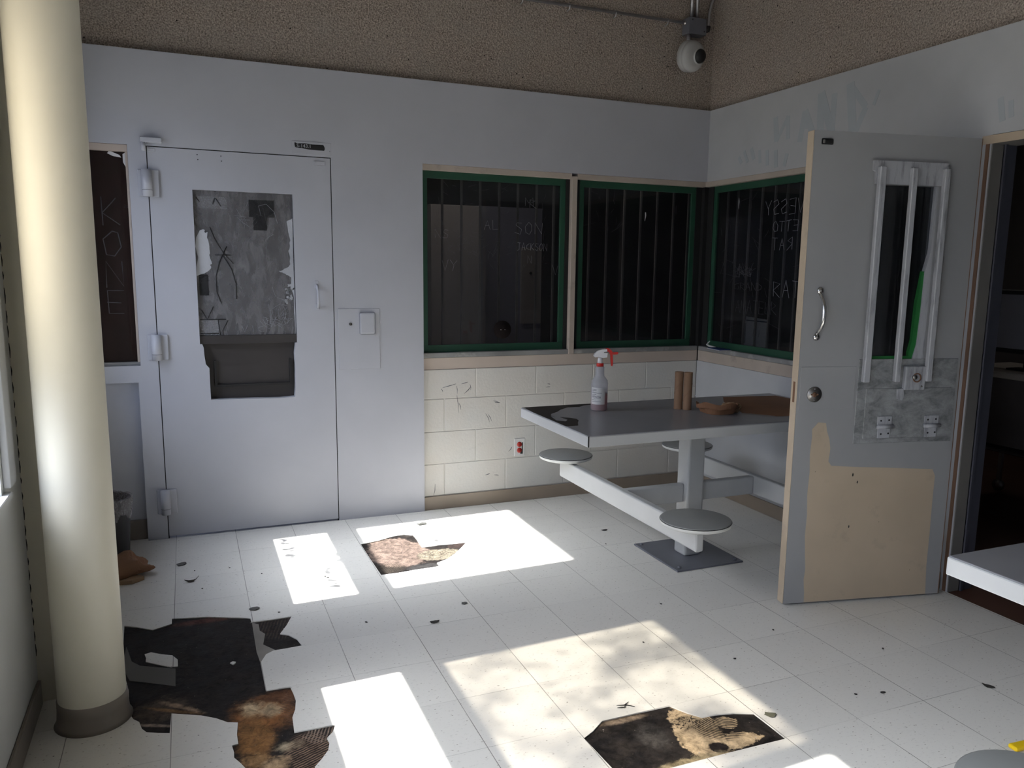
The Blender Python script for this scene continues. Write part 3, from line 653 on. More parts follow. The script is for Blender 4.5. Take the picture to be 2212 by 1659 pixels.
def w2w(t):
    k = MB(); k.tube([(-.43, .0445, 1.865), (-.428, .044, 1.845), (-.433, .0445, 1.81)], [.008, .009, .002], 8, 0.3); k.build('painted_glint', 'white_pl', t, label='small pale light spot painted on the pane')  # reflected light spot put in as a pale solid shape
    k = MB(); scribbles(k, (-.9, .0445, 1.7), (1, 0, 0), (0, 0, 1), 0.3, 0.3, 16, 0.02, 0.1, 0.0005); k.build('scratches', 'scratch_dim', t)
inner_window(2, 'x', -0.955, 0.06, (-0.925, -0.045), 'barred window with green frame next to the room corner', [-0.826, -0.698, -0.57, -0.445, -0.319, -0.191, -0.07], w2w)
def w3w(t):
    Yd, Zd, x = (0, -1, 0), (0, 0, 1), 0.0445
    k = MB()
    scrawl(k, 'YSSEV', (x, -.58, 1.83), Yd, Zd, 0.055, 0.085, 0.3, True, 0.0014)
    scrawl(k, 'OTTE', (x, -.66, 1.73), Yd, Zd, 0.045, 0.06, 0.3, True, 0.0014)
    scrawl(k, 'TAR', (x, -.665, 1.62), Yd, Zd, 0.045, 0.07, 0.45, True, 0.0013)
    scrawl(k, 'RAT', (x, -.70, 1.34), Yd, Zd, 0.06, 0.095, 0.35, False, 0.0013)
    k.build('scratched_lettering', 'scratch', t, label='mirrored scratched lettering')
    k = MB(); scrawl(k, 'GRAND', (x, -.32, 1.37), Yd, Zd, 0.045, 0.05, 0.25, False, 0.0012); scrawl(k, 'AMATEUR', (x, -.34, 1.225), Yd, Zd, 0.045, 0.08, 0.3, False, 0.0010)
    scribbles(k, (x, -.33, 1.45), Yd, Zd, 0.16, 0.06, 50, 0.02, 0.05, 0.0009); scribbles(k, (x, -.1, 1.1), Yd, Zd, 0.8, 0.85, 40, 0.03, 0.14, 0.0005)
    k.build('scratches', 'scratch_dim', t)
    MB().tube([(x, -.315, 1.955), (x, -.318, 1.93), (x, -.316, 1.885)], [.002, .012, .002], 8, 0.25).build('paint_chip', 'white_pl', t, label='white paint spot')
inner_window(3, 'y', -1.02, -0.0, (-0.985, -0.06), 'barred window with green frame in the wall with the open door, lettering scratched in it', [-0.155, -0.259, -0.384, -0.504, -0.626, -0.735, -0.847], w3w)
inner_window(9, 'y', -2.03, -1.06, (-2.0, -1.09), 'barred window partly seen through the pane of the open grey door', [-1.95, -1.83, -1.71, -1.59, -1.47, -1.35, -1.23, -1.13], None)
S('trim_4', MB().box(-0.004, 0.10, -1.059, -1.021, 0.945, 2.062, 0.003, 1), 'tan_trim', 'tan mullion half hidden behind the open door', 'mullion')
S('trim_1', MB().box(-0.995, -0.957, -0.004, 0.10, 0.945, 2.062, 0.003, 1), 'tan_trim', 'tan mullion between the two barred windows', 'mullion')
S('trim_2', MB().box(0.0, 0.13, 0.0, 0.13, 0.945, 2.07), 'blackgap', 'black corner post where the barred windows meet', 'post')
dv = thing('speaker_disc', 'round black talk-through disc on the first barred window', 'disc', (-1.44, 0.03, 1.107), world=True)
MB().cyl((-1.44, 0.03, 1.107), (-1.44, 0.044, 1.107), 0.056, 40).build('disc', 'disc_black', dv)
for u in (-1.452, -1.425): MB().cyl((u, 0.027, 1.107), (u, 0.031, 1.107), 0.003, 10).build('screw', 'dull', dv)

# sidelight by the grey door
sl = thing('window_4', 'narrow dark sidelight between the cream column and the grey steel door', 'window', (-3.63, 0.03, 0.954), kind='structure', world=True)
MB().box(-3.78, -3.49, 0.03, 0.036, 0.954, 2.074).build('pane', 'glass_dark', sl)
MB().box(-3.78, -3.49, 0.0, 0.05, 0.954, 0.972).build('window_sill', 'grey_trim', sl)
MB().box(-3.78, -3.49, -0.004, 0.029, 2.040, 2.074, 0.002, 1).box(-3.503, -3.49, -0.004, 0.029, 0.972, 2.040, 0.002, 1).build('window_frame', 'ledge', sl, label='bare beige inner frame')
k = MB(); y = 0.0285
for ch, z_, h in (('K', 1.68, 0.13), ('O', 1.52, 0.13), ('N', 1.36, 0.13), ('E', 1.22, 0.12)): scrawl(k, ch, (-3.625, y, z_), (1, 0, 0), (0, 0, 1), 0.075, h, r=0.0028)
k.build('scratched_lettering', 'scratch_dim', sl, label='four large faint scratched letters')
MB().tube([(-3.53, .05, 1.75), (-3.53, .05, 1.60)], .001, 5).tube([(-3.527, .05, 1.50), (-3.525, .05, 1.06)], .0012, 5).build('scratches', 'scratch', sl)
MB().prism([(-3.585, 2.03), (-3.575, 2.043), (-3.53, 2.025), (-3.522, 2.013), (-3.56, 2.018)], 0.026, 0.030, 'y').build('tape_scrap', 'white_pl', sl, label='scrap of white tape')
MB().prism([(-3.515, 2.03), (-3.50, 2.04), (-3.49, 2.04), (-3.49, 1.95), (-3.503, 1.965), (-3.515, 1.99)], 0.024, 0.030, 'y').build('tape_scrap', 'white_pl', sl, label='scrap of white tape')
MB().box(-3.525, -3.49, 0.03, 0.05, 1.765, 1.778).build('latch', 'dull', sl)

# ------------------------------------------------------------------ closed steel door
d1 = thing('door_1', 'closed grey steel security door with a large glazed panel', 'door', (-2.944, 0, 0), kind='structure', world=True)
k = MB(); X0, X1, Z0, Z1 = -3.400, -2.488, 0.012, 2.069; a, b = -0.021, 0.025
k.box(X0, -3.197, a, b, Z0, Z1).box(-2.692, X1, a, b, Z0, Z1).box(-3.197, -2.692, a, b, 1.868, Z1)
low = [(-3.197, Z0), (-2.692, Z0), (-2.692, 1.058), (-2.703, 1.058), (-2.704, 1.035), (-2.708, 1.0), (-2.706, 0.93), (-2.708, 0.86), (-2.709, 0.80), (-2.714, 0.752), (-2.80, 0.748), (-2.93, 0.752), (-3.02, 0.754), (-3.155, 0.757), (-3.156, 0.83), (-3.156, 0.93), (-3.172, 0.95), (-3.178, 1.0), (-3.179, 1.04), (-3.186, 1.06), (-3.197, 1.06)]
k.prism(low, a, b, 'y')
k.build('door_panel', 'steel', d1)
MB().box(-3.197, -2.692, 0.0, 0.006, 1.08, 1.868).build('pane', 'glass_door', d1, label='hazy scratched glass')
MB().box(-3.197, -2.692, -0.008, 0.03, 1.058, 1.105, 0.002, 1).build('divider', 'conduit_box', d1, label='dark grey divider bar')
k = MB(); k.box(-3.2, -2.69, 0.026, 0.032, 0.74, 1.06); k.build('tray_slot_cover', 'conduit_box', d1, label='dark steel tray-slot cover')
k = MB(); k.box(-3.13, -3.118, 0.010, 0.026, 0.82, 0.965).box(-2.735, -2.723, 0.010, 0.026, 0.82, 0.965).box(-3.118, -2.735, 0.010, 0.026, 0.82, 0.832); k.build('tray_slot_rim', 'black', d1)
k = MB(); yy = -0.0005
for p in ([(-3.12, 1.68), (-3.10, 1.62), (-3.06, 1.55), (-3.01, 1.49)], [(-3.04, 1.58), (-3.08, 1.50), (-3.10, 1.42), (-3.10, 1.34), (-3.08, 1.28)], [(-3.06, 1.53), (-3.02, 1.46), (-3.0, 1.38), (-3.0, 1.30)], [(-3.10, 1.535), (-3.02, 1.535)],
          [(-3.18, 1.24), (-3.155, 1.19), (-3.12, 1.26)], [(-3.19, 1.19), (-3.06, 1.19)], [(-3.10, 1.19), (-3.095, 1.13), (-3.09, 1.10)], [(-3.05, 1.185), (-3.08, 1.13), (-3.075, 1.10)], [(-3.19, 1.115), (-3.10, 1.115)], [(-3.09, 1.83), (-3.10, 1.80)], [(-3.085, 1.83), (-3.06, 1.79)], [(-3.18, 1.83), (-3.165, 1.81)]):
    k.tube([(u, yy, v) for u, v in p], 0.0028, 6)
k.build('curved_lines', 'black', d1, label='dark curved lines on the glass')  # dark strokes laid over the front of the pane
k = MB(); k.tube([(-2.87, yy, 1.80), (-2.83, yy, 1.81), (-2.79, yy, 1.77), (-2.775, yy, 1.71)], 0.0013, 6); k.tube([(-2.87, yy, 1.80), (-2.86, yy, 1.75)], 0.001, 5)
scribbles(k, (-3.02, yy, 1.62), (1, 0, 0), (0, 0, 1), 0.2, 0.15, 14, 0.02, 0.09, 0.0006); scribbles(k, (-2.86, yy, 1.14), (1, 0, 0), (0, 0, 1), 0.13, 0.18, 50, 0.01, 0.06, 0.0009); scrawl(k, 'VICM', (-2.98, yy, 1.12), (1, 0, 0), (0, 0, 1), 0.03, 0.035, 0.4, r=0.0011)
scrawl(k, 'WM', (-2.83, yy, 1.19), (1, 0, 0), (0, 0, 1), 0.035, 0.06, 0.3, r=0.0012)
k.build('scratched_lettering', 'scratch', d1, label='pale scratched marks')
MB().box(-3.19, -3.09, -0.0012, -0.0004, 1.107, 1.19).box(-3.175, -3.03, -0.0012, -0.0004, 1.775, 1.838).build('pale_patch', smudge('pale_patch_on_glass', (0.32, 0.32, 0.34), 0.5), d1)  # paler translucent rectangles over the front of the pane
MB().box(-2.92, -2.79, -0.0012, -0.0004, 1.74, 1.83).box(-2.90, -2.83, -0.0012, -0.0004, 1.67, 1.74).box(-3.185, -3.14, -0.0012, -0.0004, 1.32, 1.43).build('dark_patch', smudge('dark_patch_on_glass', (0.02, 0.02, 0.022), 0.75), d1)  # darker translucent rectangles over the front of the pane
def ragged(pts, n=3, amp=0.006):
    out = []
    for i, (u, v) in enumerate(pts):
        u2, v2 = pts[(i + 1) % len(pts)]
        for j in range(n): 
            f = j / n; out.append((u + (u2 - u) * f + random.uniform(-amp, amp), v + (v2 - v) * f + random.uniform(-amp, amp)))
    return out
k = MB(); k.prism(ragged([(-3.19, 1.63), (-3.155, 1.665), (-3.135, 1.65), (-3.13, 1.56), (-3.12, 1.50), (-3.125, 1.46), (-3.19, 1.42)], 4), -0.003, 0.0, 'y')
k.prism(ragged([(-2.725, 1.72), (-2.697, 1.74), (-2.697, 1.05), (-2.70, 1.30), (-2.715, 1.36), (-2.71, 1.42), (-2.745, 1.44), (-2.775, 1.452), (-2.735, 1.47), (-2.712, 1.49), (-2.72, 1.56), (-2.71, 1.62)], 4, 0.003), -0.003, 0.0, 'y')
for _ in range(16):
    u, v = random.uniform(-2.75, -2.70), random.uniform(1.27, 1.37); k.prism(ragged([(u, v), (u + .012, v + .003), (u + .01, v + .014), (u + .001, v + .012)], 2, 0.003), -0.003, 0.0, 'y')
k.build('paint_remnant', 'whitepatch', d1, label='rough white paint left on the glass')
for z_ in (1.888, 1.049, 0.211):
    h = MB().cyl((-3.408, -0.045, z_ - .067), (-3.408, -0.045, z_ + .067), 0.024, 24).box(-3.408, -3.352, -0.036, -0.019, z_ - .067, z_ + .067, 0.004, 2).box(-3.45, -3.408, -0.028, -0.019, z_ - .067, z_ + .067, 0.003, 1).build('hinge', 'steel', d1)
    MB().cyl((-3.408, -0.045, z_ - .036), (-3.408, -0.045, z_ - .0345), 0.0245, 24).build('hinge_joint', 'black', h)
hd = MB().tube([(-2.577, -0.022, 1.38), (-2.577, -0.04, 1.37), (-2.576, -0.055, 1.345), (-2.575, -0.055, 1.29), (-2.574, -0.04, 1.265), (-2.574, -0.022, 1.255)], 0.007, 10).box(-2.588, -2.566, -0.026, -0.02, 1.36, 1.402, 0.003, 2).box(-2.586, -2.564, -0.026, -0.02, 1.243, 1.275, 0.003, 2)
hd.build('pull_handle', 'steel', d1)
MB().box(-2.575, -2.515, -0.0245, -0.02, 2.028, 2.052, 0.004, 3).build('contact_plate', 'steel', d1)
k = MB()
for u, v in [(-3.165, 2.045), (-3.163, 2.02), (-3.05, 2.045), (-3.048, 2.02)]: k.cyl((u, -0.0225, v), (u, -0.02, v), 0.0028, 8)
k.build('screw_hole', 'black', d1)
MB().box(-3.395, -3.362, -0.024, -0.02, 2.045, 2.062, 0.002, 1).build('corner_plate', 'steel', d1)
S('trim_3', MB().box(-3.4045, -2.4835, 0.026, 0.12, 0.0, 0.012).box(-3.4045, -3.4, -0.018, 0.12, 0.0, 2.073).box(-2.488, -2.4835, -0.018, 0.12, 0, 2.073).box(-3.4, -2.488, -0.018, 0.12, 2.069, 2.0735), 'blackgap', 'thin black gap round the grey steel door', 'gap')
br = thing('door_bracket', 'small white bracket above the hinge corner of the grey steel door', 'bracket', (-3.38, -0.02, 2.1), world=True)
MB().box(-3.43, -3.33, -0.06, -0.02, 2.088, 2.112, 0.003, 1).build('bracket_arm', 'steel', br)
MB().cyl((-3.415, -0.045, 2.045), (-3.415, -0.045, 2.088), 0.01, 14).build('pin', 'steel', br)
npl = thing('nameplate', 'grey nameplate with blacked-in room number above the steel door', 'nameplate', (-2.585, -0.02, 2.115), world=True)
MB().box(-2.688, -2.481, -0.0225, -0.02, 2.083, 2.150, 0.001, 1).build('plate', 'steel', npl)
MB().prism([(-2.675, 2.141), (-2.667, 2.141), (-2.664, 2.1375), (-2.62, 2.1405), (-2.58, 2.137), (-2.545, 2.138), (-2.522, 2.138), (-2.516, 2.127), (-2.514, 2.117), (-2.518, 2.108), (-2.56, 2.108), (-2.60, 2.109), (-2.635, 2.1135), (-2.66, 2.114), (-2.672, 2.118), (-2.674, 2.128)], -0.0232, -0.0222, 'y').build('black_marker_field', 'black', npl)
me = text_mesh('S-143.1', 0.026); me.transform(Matrix.Translation((-2.664, -0.0234, 2.1175)) @ Matrix.Rotation(PI / 2, 4, 'X'))
link('lettering', me, 'steel', npl)
MB().cyl((-2.488, -0.0232, 2.106), (-2.488, -0.0222, 2.106), 0.002, 8).build('screw', 'black', npl)

lk = thing('lock_cover', 'painted lock cover plate with finger cup beside the grey steel door', 'lock cover', (-2.35, -0.02, 1.07), world=True)
MB().box(-2.464, -2.226, -0.0235, -0.02, 0.897, 1.246, 0.0015, 1).build('cover_plate', 'steel', lk)
kh = MB().cyl((-2.394, -0.027, 1.158), (-2.394, -0.0235, 1.158), 0.0085, 20).build('keyhole', 'black', lk)
MB().box(-2.3955, -2.3925, -0.0285, -0.027, 1.150, 1.166).build('key_slot', 'dull', kh)
MB().box(-2.345, -2.253, -0.036, -0.0235, 1.098, 1.225, 0.011, 4).build('finger_cup', 'steel', lk)
ou = thing('power_outlet', 'damaged wall outlet with red sockets low on the white blocks', 'outlet', (-1.33, 0, 0.355), world=True)
MB().box(-1.366, -1.293, -0.006, 0.0, 0.297, 0.412, 0.002, 1).build('cover_plate', 'paper', ou)
for z_ in (0.373, 0.335):
    s_ = MB().cyl((-1.332, -0.009, z_), (-1.332, -0.006, z_), 0.0165, 20).build('socket', 'outlet_red', ou)
    MB().box(-1.339, -1.337, -0.0095, -0.009, z_ - .004, z_ + .004).box(-1.328, -1.326, -0.0095, -0.009, z_ - .004, z_ + .004).build('slot', 'black', s_)
MB().prism([(-1.315, .385), (-1.308, .385), (-1.308, .31), (-1.325, .31), (-1.325, .322), (-1.315, .33)], -0.0068, -0.0058, 'y').build('broken_gap', 'black', ou)

# ------------------------------------------------------------------ open door and its frame
rzd = math.atan2(-0.20696, 0.97835)
d2 = thing('door_2', 'open grey door with barred narrow window and beige unpainted patch', 'door', (-0.85, -1.97, 0), rzd, kind='structure')
W2, T2 = 0.79, 0.048
k = MB(); k.box(0.003, 0.318, 0, T2, 0.012, 2.066).box(0.60, W2, 0, T2, 0.012, 2.066).box(0.318, 0.60, 0, T2, 1.86, 2.066).box(0.318, 0.60, 0, T2, 0.012, 1.115)
k.build('door_panel', 'door_grey', d2)
MB().box(-0.001, 0.003, 0.0, T2, 0.012, 2.066, 0.0015, 1).build('door_edge', 'beige', d2, label='bare beige lock edge')
MB().box(-0.0018, -0.0008, 0.014, 0.030, 0.93, 1.02).build('latch_hole', 'rust', d2, label='rusty latch hole in the door edge')
MB().box(W2, W2 + 0.004, 0.0, T2, 0.012, 2.066).build('hinge_edge', 'rust', d2, label='red-brown hinge edge')
MB().box(0.318, 0.60, 0.022, 0.027, 1.115, 1.86).build('pane', 'glass_sc', d2)
MB().prism([(0.60, 1.86), (0.592, 1.86), (0.590, 1.6), (0.588, 1.58), (0.570, 1.50), (0.566, 1.3), (0.560, 1.18), (0.545, 1.12), (0.545, 1.115), (0.60, 1.115)], -0.001, 0.021, 'y').build('window_stop', 'barpaint', d2)
MB().prism([(0.572, 1.50), (0.562, 1.50), (0.545, 1.36), (0.540, 1.20), (0.528, 1.145), (0.528, 1.13), (0.318, 1.13), (0.318, 1.115), (0.56, 1.115), (0.57, 1.3)], 0.004, 0.021, 'y').build('green_strip', 'green_lt', d2, label='bright green strip')
tp = [(0.278, 1.955), (0.278, 1.915), (0.290, 1.91), (0.292, 1.86), (0.63, 1.86), (0.63, 1.955)]
MB().prism(tp, -0.014, 0.0, 'y').build('bar_top_plate', 'barpaint', d2)
for bx, w_ in ((0.309, .03), (0.459, .026), (0.614, .026)):
    MB().box(bx - w_ / 2, bx + w_ / 2, -0.036, -0.014 if False else -0.012, 1.02, 1.93, 0.003, 1).build('bar', 'barpaint', d2)
MB().box(0.286, 0.776, -0.004, 0.0, 0.742, 1.118, 0.0015, 1).build('lower_plate', 'scraped', d2)
fp = MB().box(0.328, 0.752, -0.008, -0.004, 0.765, 0.988, 0.0015, 1).build('tray_flap', 'scraped', d2)
lb = MB().box(0.502, 0.602, -0.026, -0.004, 0.982, 1.087, 0.004, 2).build('lock_box', 'barpaint', d2)
MB().lathe([(0.021, 0), (0.021, .003), (0.016, .003), (0.016, 0)], (0.558, -0.026, 1.037), 24, (0, -1, 0)).build('red_ring', 'rust', lb)
MB().cyl((0.545, -0.035, 1.04), (0.545, -0.026, 1.04), 0.010, 16).cyl((0.585, -0.028, 0.998), (0.585, -0.026, 0.998), 0.004, 10).build('key_core', 'dull', lb)
MB().prism([(0.475, 0.985), (0.505, 0.99), (0.508, 0.95), (0.50, 0.935), (0.48, 0.94)], -0.018, -0.008, 'y').build('latch_tongue', 'barpaint', fp)
for hx in (0.43, 0.664):
    h = MB().box(hx - .038, hx + .034, -0.014, -0.008, 0.825, 0.865, 0.003, 2).box(hx - .034, hx + .028, -0.014, -0.008, 0.765, 0.812, 0.003, 2).cyl((hx - .042, -0.017, 0.818), (hx + .04, -0.017, 0.818), 0.009, 14).build('flap_hinge', 'barpaint', d2)
    k = MB()
    for dx, dz in ((-.022, .845), (.018, .847), (-.018, .785), (.018, .787)): k.cyl((hx + dx, -0.0155, dz), (hx + dx, -0.0138, dz), 0.004, 10)
    k.build('screw_hole', 'black', h)
MB().box(0.014, 0.276, -0.002, 0.0, 0.90, 1.086, 0.0008, 1).build('lock_plate', 'door_grey', d2)
kp = MB().cyl((0.082, -0.006, 0.966), (0.082, -0.002, 0.966), 0.034, 32).build('keyhole_rose', 'dull', d2, label='round steel key rose')
MB().cyl((0.082, -0.0075, 0.966), (0.082, -0.006, 0.966), 0.011, 16).box(0.064, 0.10, -0.0072, -0.006, 0.963, 0.969).build('keyhole', 'rust', kp)
for v in (0.99, 0.942): MB().cyl((0.082, -0.0075, v), (0.082, -0.006, v), 0.003, 8).build('screw', 'chrome', kp)
pts = [(0.078, -0.004, 1.40), (0.078, -0.012, 1.388), (0.078, -0.03, 1.372), (0.078, -0.042, 1.345), (0.077, -0.045, 1.31), (0.077, -0.042, 1.28), (0.076, -0.03, 1.255), (0.076, -0.012, 1.24), (0.076, -0.004, 1.228)]
ph = MB().tube(pts, [0.008, 0.006, 0.007, 0.0085, 0.009, 0.0085, 0.007, 0.006, 0.008], 12).lathe([(0.0, 0), (0.016, 0), (0.014, .005), (0, .007)], (0.079, 0, 1.412), 20, (0, -1, 0)).lathe([(0.0, 0), (0.016, 0), (0.014, .005), (0, .007)], (0.075, 0, 1.215), 20, (0, -1, 0)).build('pull_handle', 'chrome', d2, label='chrome pull handle')
for u, v in ((0.079, 1.412), (0.075, 1.215)): MB().sphere((u, -0.007, v), 0.005, 2).build('screw', 'dull', ph)
MB().box(0.036, 0.088, -0.005, 0.0, 2.010, 2.034, 0.004, 2).build('contact_plate', 'black', d2, label='small black contact plate')
MB().box(0.041, 0.05, -0.007, -0.004, 2.014, 2.03, 0.002, 1).build('contact_screw', 'dull', d2)
tan = [(0.085, 0.812), (0.098, 0.825), (0.112, 0.842), (0.150, 0.838), (0.158, 0.80), (0.172, 0.765), (0.180, 0.72), (0.175, 0.665), (0.19, 0.645), (0.30, 0.636), (0.45, 0.628), (0.60, 0.618), (0.70, 0.612), (0.716, 0.58), (0.715, 0.45), (0.717, 0.30), (0.716, 0.15), (0.724, 0.013), (0.40, 0.013), (0.104, 0.013), (0.103, 0.06), (0.096, 0.12), (0.10, 0.17), (0.094, 0.24), (0.087, 0.33), (0.090, 0.42), (0.084, 0.52), (0.088, 0.62), (0.083, 0.70), (0.088, 0.78)]
MB().prism(tan, -0.0006, 0.0001, 'y').build('unpainted_patch', 'beige', d2, label='beige undercoat patch')
k = MB()
for u, v, s_ in [(0.30, 0.60, .007), (0.325, 0.565, .006), (0.115, 0.62, .002), (0.30, 0.36, .006), (0.45, 0.375, .002), (0.63, 0.135, .002)]: k.sphere((u, -0.0008, v), s_, 1, (0.6, 0.15, 1.2))
k.build('chip_mark', 'flake', d2)
df = thing('door_3', 'doorway frame behind the open grey door with tan head strip', 'door frame', (0, -2.6, 0), kind='structure', world=True)
MB().box(-0.004, 0.0, -3.14, -2.075, 2.052, 2.088).build('head_strip', 'beige', df, label='tan head strip')
MB().box(-0.004, 0.0, -2.112, -2.095, 0.0, 2.052).build('side_strip', 'rust', df, label='red-brown strip along the jamb')
MB().box(0.001, 0.15, -3.11, -3.095, 0, 2.052).box(0.001, 0.15, -3.095, -2.125, 2.052, 2.088).box(0.001, 0.15, -2.125, -2.10, 0, 2.052).build('jamb', 'jamb', df)
MB().box(0.07, 0.085, -2.137, -2.12, 0.0, 2.052).box(0.07, 0.15, -2.129, -2.12, 0, 2.052).build('door_stop', 'stop', df)

# ------------------------------------------------------------------ fixed tables with stools
def mk_table(name, lab, loc, rz, worn, sx_=0.415, sy_=0.65):
    t = thing(name, lab, 'table', loc, rz)
    hx, hy, z1, z0 = 0.808, 0.388, 0.77, 0.718
    tb = MB().box(-hx, hx, -hy, hy, z0, z1 - 0.003, 0.004, 2).build('table_apron', 'table_side', t)
    MB().box(-hx + .003, hx - .003, -hy + .003, hy - .003, z1 - 0.004, z1, 0.0015, 1).build('tabletop', 'table_top', t, label='dark grey tabletop')
    if worn: MB().box(-hx - .0006, -hx + .004, -hy - .0006, -hy + .004, z0 + .002, z1 - .001).build('dark_corner_seam', 'black', t)
    MB().box(-0.052, 0.052, -0.052, 0.052, 0.006, z0, 0.014, 3).build('post', 'table_side', t)
    MB().box(-0.20, 0.20, -0.215, 0.215, 0.0, 0.009, 0.002, 1).build('base_plate', 'plate', t, label='dark grey bolted floor plate')
    for bx in (-0.17, 0.17):
        for by in (-0.185, 0.185): MB().cyl((bx, by, 0.009), (bx, by, 0.018), 0.009, 8).build('bolt', 'plate', t)
    MB().box(-sx_ + 0.02, -0.053, -0.022, 0.022, 0.295, 0.392, 0.006, 2).box(0.053, sx_ - 0.02, -0.022, 0.022, 0.295, 0.392, 0.006, 2).build('cross_beam', 'table_side', t)
    for s in (-1, 1):
        MB().box(s * sx_ - 0.02, s * sx_ + 0.02, -sy_ - 0.04, sy_ + 0.04, 0.295, 0.397, 0.008, 3).build('stool_beam', 'table_side', t)
    for sx in (-1, 1):
        for sy in (-1, 1):
            c = (sx * sx_, sy * sy_, 0)
            st = MB().lathe([(0, .398), (0.10, .398), (0.136, .407), (0.1515, .414), (0.153, .422), (0.153, .4285)], c, 48).build('stool_seat', 'stool_rim', t)
            MB().lathe([(0.153, .4283), (0.1525, .4318), (0.148, .4338), (0, .4342)], c, 48).build('seat_top', 'stool_top', st, label='dark grey top')
            if worn: MB().lathe([(0.1535, .4270), (0.1545, .4288), (0.1528, .4305)], c, 48).build('seat_seam', 'black', st)
    return t
t1 = mk_table('fixed_table', 'grey steel table bolted to the floor under the barred windows, holding the spray bottle', (-0.865, -1.235, 0), 0, True)
def loc1(p): return [(u + 0.865, v + 1.235) for u, v in p]
TW = [(-1.658,-0.853),(-1.45,-0.852),(-1.228,-0.855),(-1.265,-0.881),(-1.33,-0.895),(-1.371,-0.927),(-1.44,-0.924),(-1.50,-0.97),(-1.542,-1.022),(-1.60,-1.07),(-1.624,-1.12),(-1.60,-1.16),(-1.557,-1.202),(-1.54,-1.235),(-1.547,-1.272),(-1.58,-1.33),(-1.606,-1.387),(-1.669,-1.387),(-1.669,-1.16),(-1.669,-1.0)]
MB().prism(loc1(TW), 0.7698, 0.7706, 'z').build('worn_corner', 'worn', t1, label='black worn-through corner of the tabletop')
MB().prism(loc1([(-1.631,-1.135),(-1.60,-1.15),(-1.593,-1.244),(-1.617,-1.277),(-1.650,-1.239)]), 0.7704, 0.7709, 'z').build('paint_island', 'table_top', t1)
t2 = mk_table('fixed_table', 'grey steel table near the open doorway, its bright corner jutting into view', (-1.087, -4.078, 0), PI / 2, False, 0.378, 0.60)
# stools of this table sit a little nearer the corner seen
def item(name, lab, cat, loc, rz=0.0, group=None): return thing(name, lab, cat, loc, rz, group)

# ------------------------------------------------------------------ loose things on the table
TZ = 0.7702
b = item('spray_bottle', 'clear spray bottle with red trigger and pink liquid on the grey table', 'spray bottle', (-1.318, -1.045, TZ), -0.38)
prof = [(0, 0), (0.038, 0), (0.0425, .006), (0.043, .14), (0.041, .155), (0.024, .178), (0.0225, .19), (0.0225, .222), (0.018, .228)]
body = MB().lathe(prof, seg=36).build('bottle_body', 'bottle', b)
MB().lathe([(0, .002), (0.037, .002), (0.0419, .008), (0.0422, .088), (0, .088)], seg=36).build('liquid', 'liquid', b, label='pink cleaning liquid')
k = MB(); n = 14; z0, z1, r = .035, .122, .0437
for i in range(n):
    a0 = math.radians(-160 + 105 * i / n); a1 = math.radians(-160 + 105 * (i + 1) / n)
    vs = [k.b.verts.new((r * math.cos(a), r * math.sin(a), z)) for a, z in ((a0, z0), (a1, z0), (a1, z1), (a0, z1))]; k.b.faces.new(vs)
lb = k.build('label_sticker', 'paper', b)
k = MB()
for i, zz in enumerate((.112, .106, .098, .094, .086, .079, .073, .067, .058, .050)):
    a0, a1 = -152, random.choice((-75, -85, -110, -72)); rr = .0441
    k.tube([(rr * math.cos(math.radians(a)), rr * math.sin(math.radians(a)), zz + random.uniform(-.001, .001)) for a in range(a0, a1, 6)], 0.0011 if i in (1, 4, 6) else 0.0007, 5)
k.build('printed_lines', 'marker', lb)
MB().lathe([(0, .222), (0.0185, .222), (0.0185, .242), (0.0165, .244), (0, .244)], seg=30).build('collar', 'red_pl', b, label='red screw collar')
k = MB().lathe([(0, .243), (0.014, .243), (0.0125, .272), (0, .272)], seg=24)
k.prism([(-0.036, .281), (-0.028, .274), (-0.012, .276), (0.012, .272), (0.034, .274), (0.036, .296), (0.016, .297), (0.018, .302), (0.034, .305), (0.033, .316), (0.010, .314), (-0.012, .308), (-0.028, .295)], -0.011, 0.011, 'y')
k.build('spray_head', 'white_pl', b, label='white spray head')
k = MB(); k.prism([(0.026, .318), (0.038, .322), (0.052, .314), (0.062, .302), (0.063, .28), (0.066, .24), (0.062, .228), (0.056, .232), (0.052, .262), (0.050, .288), (0.042, .302), (0.028, .305)], -0.007, 0.007, 'y')
k.prism([(0.062, .300), (0.088, .302), (0.092, .297), (0.086, .290), (0.064, .289)], -0.009, 0.009, 'y')
k.build('trigger', 'red_pl', b, label='red trigger')
for i, (x, y, lab) in enumerate([(-0.905, -1.15, 'cardboard tube on the table, standing farther from the viewer with torn side'), (-0.873, -1.185, 'cardboard tube on the table, standing in front of its twin and nearer the crumpled paper')]):
    t = item('cardboard_tube', lab, 'cardboard tube', (x, y, TZ), i * 1.3, 'cardboard tubes standing on the table')
    ph_ = [(0.0225, 0.001), (0.0225, .197), (0.0205, .197), (0.0205, .001), (0.0225, 0.001)]
    MB().lathe(ph_, seg=32).build('tube_wall', 'cardboard', t)
    MB().tube([(0.0227 * math.cos(a), 0.0227 * math.sin(a), 0.01 + 0.18 * a / 6.2) for a in [j * 0.3 for j in range(21)]], 0.0007, 5).build('spiral_seam', 'kraft', t)

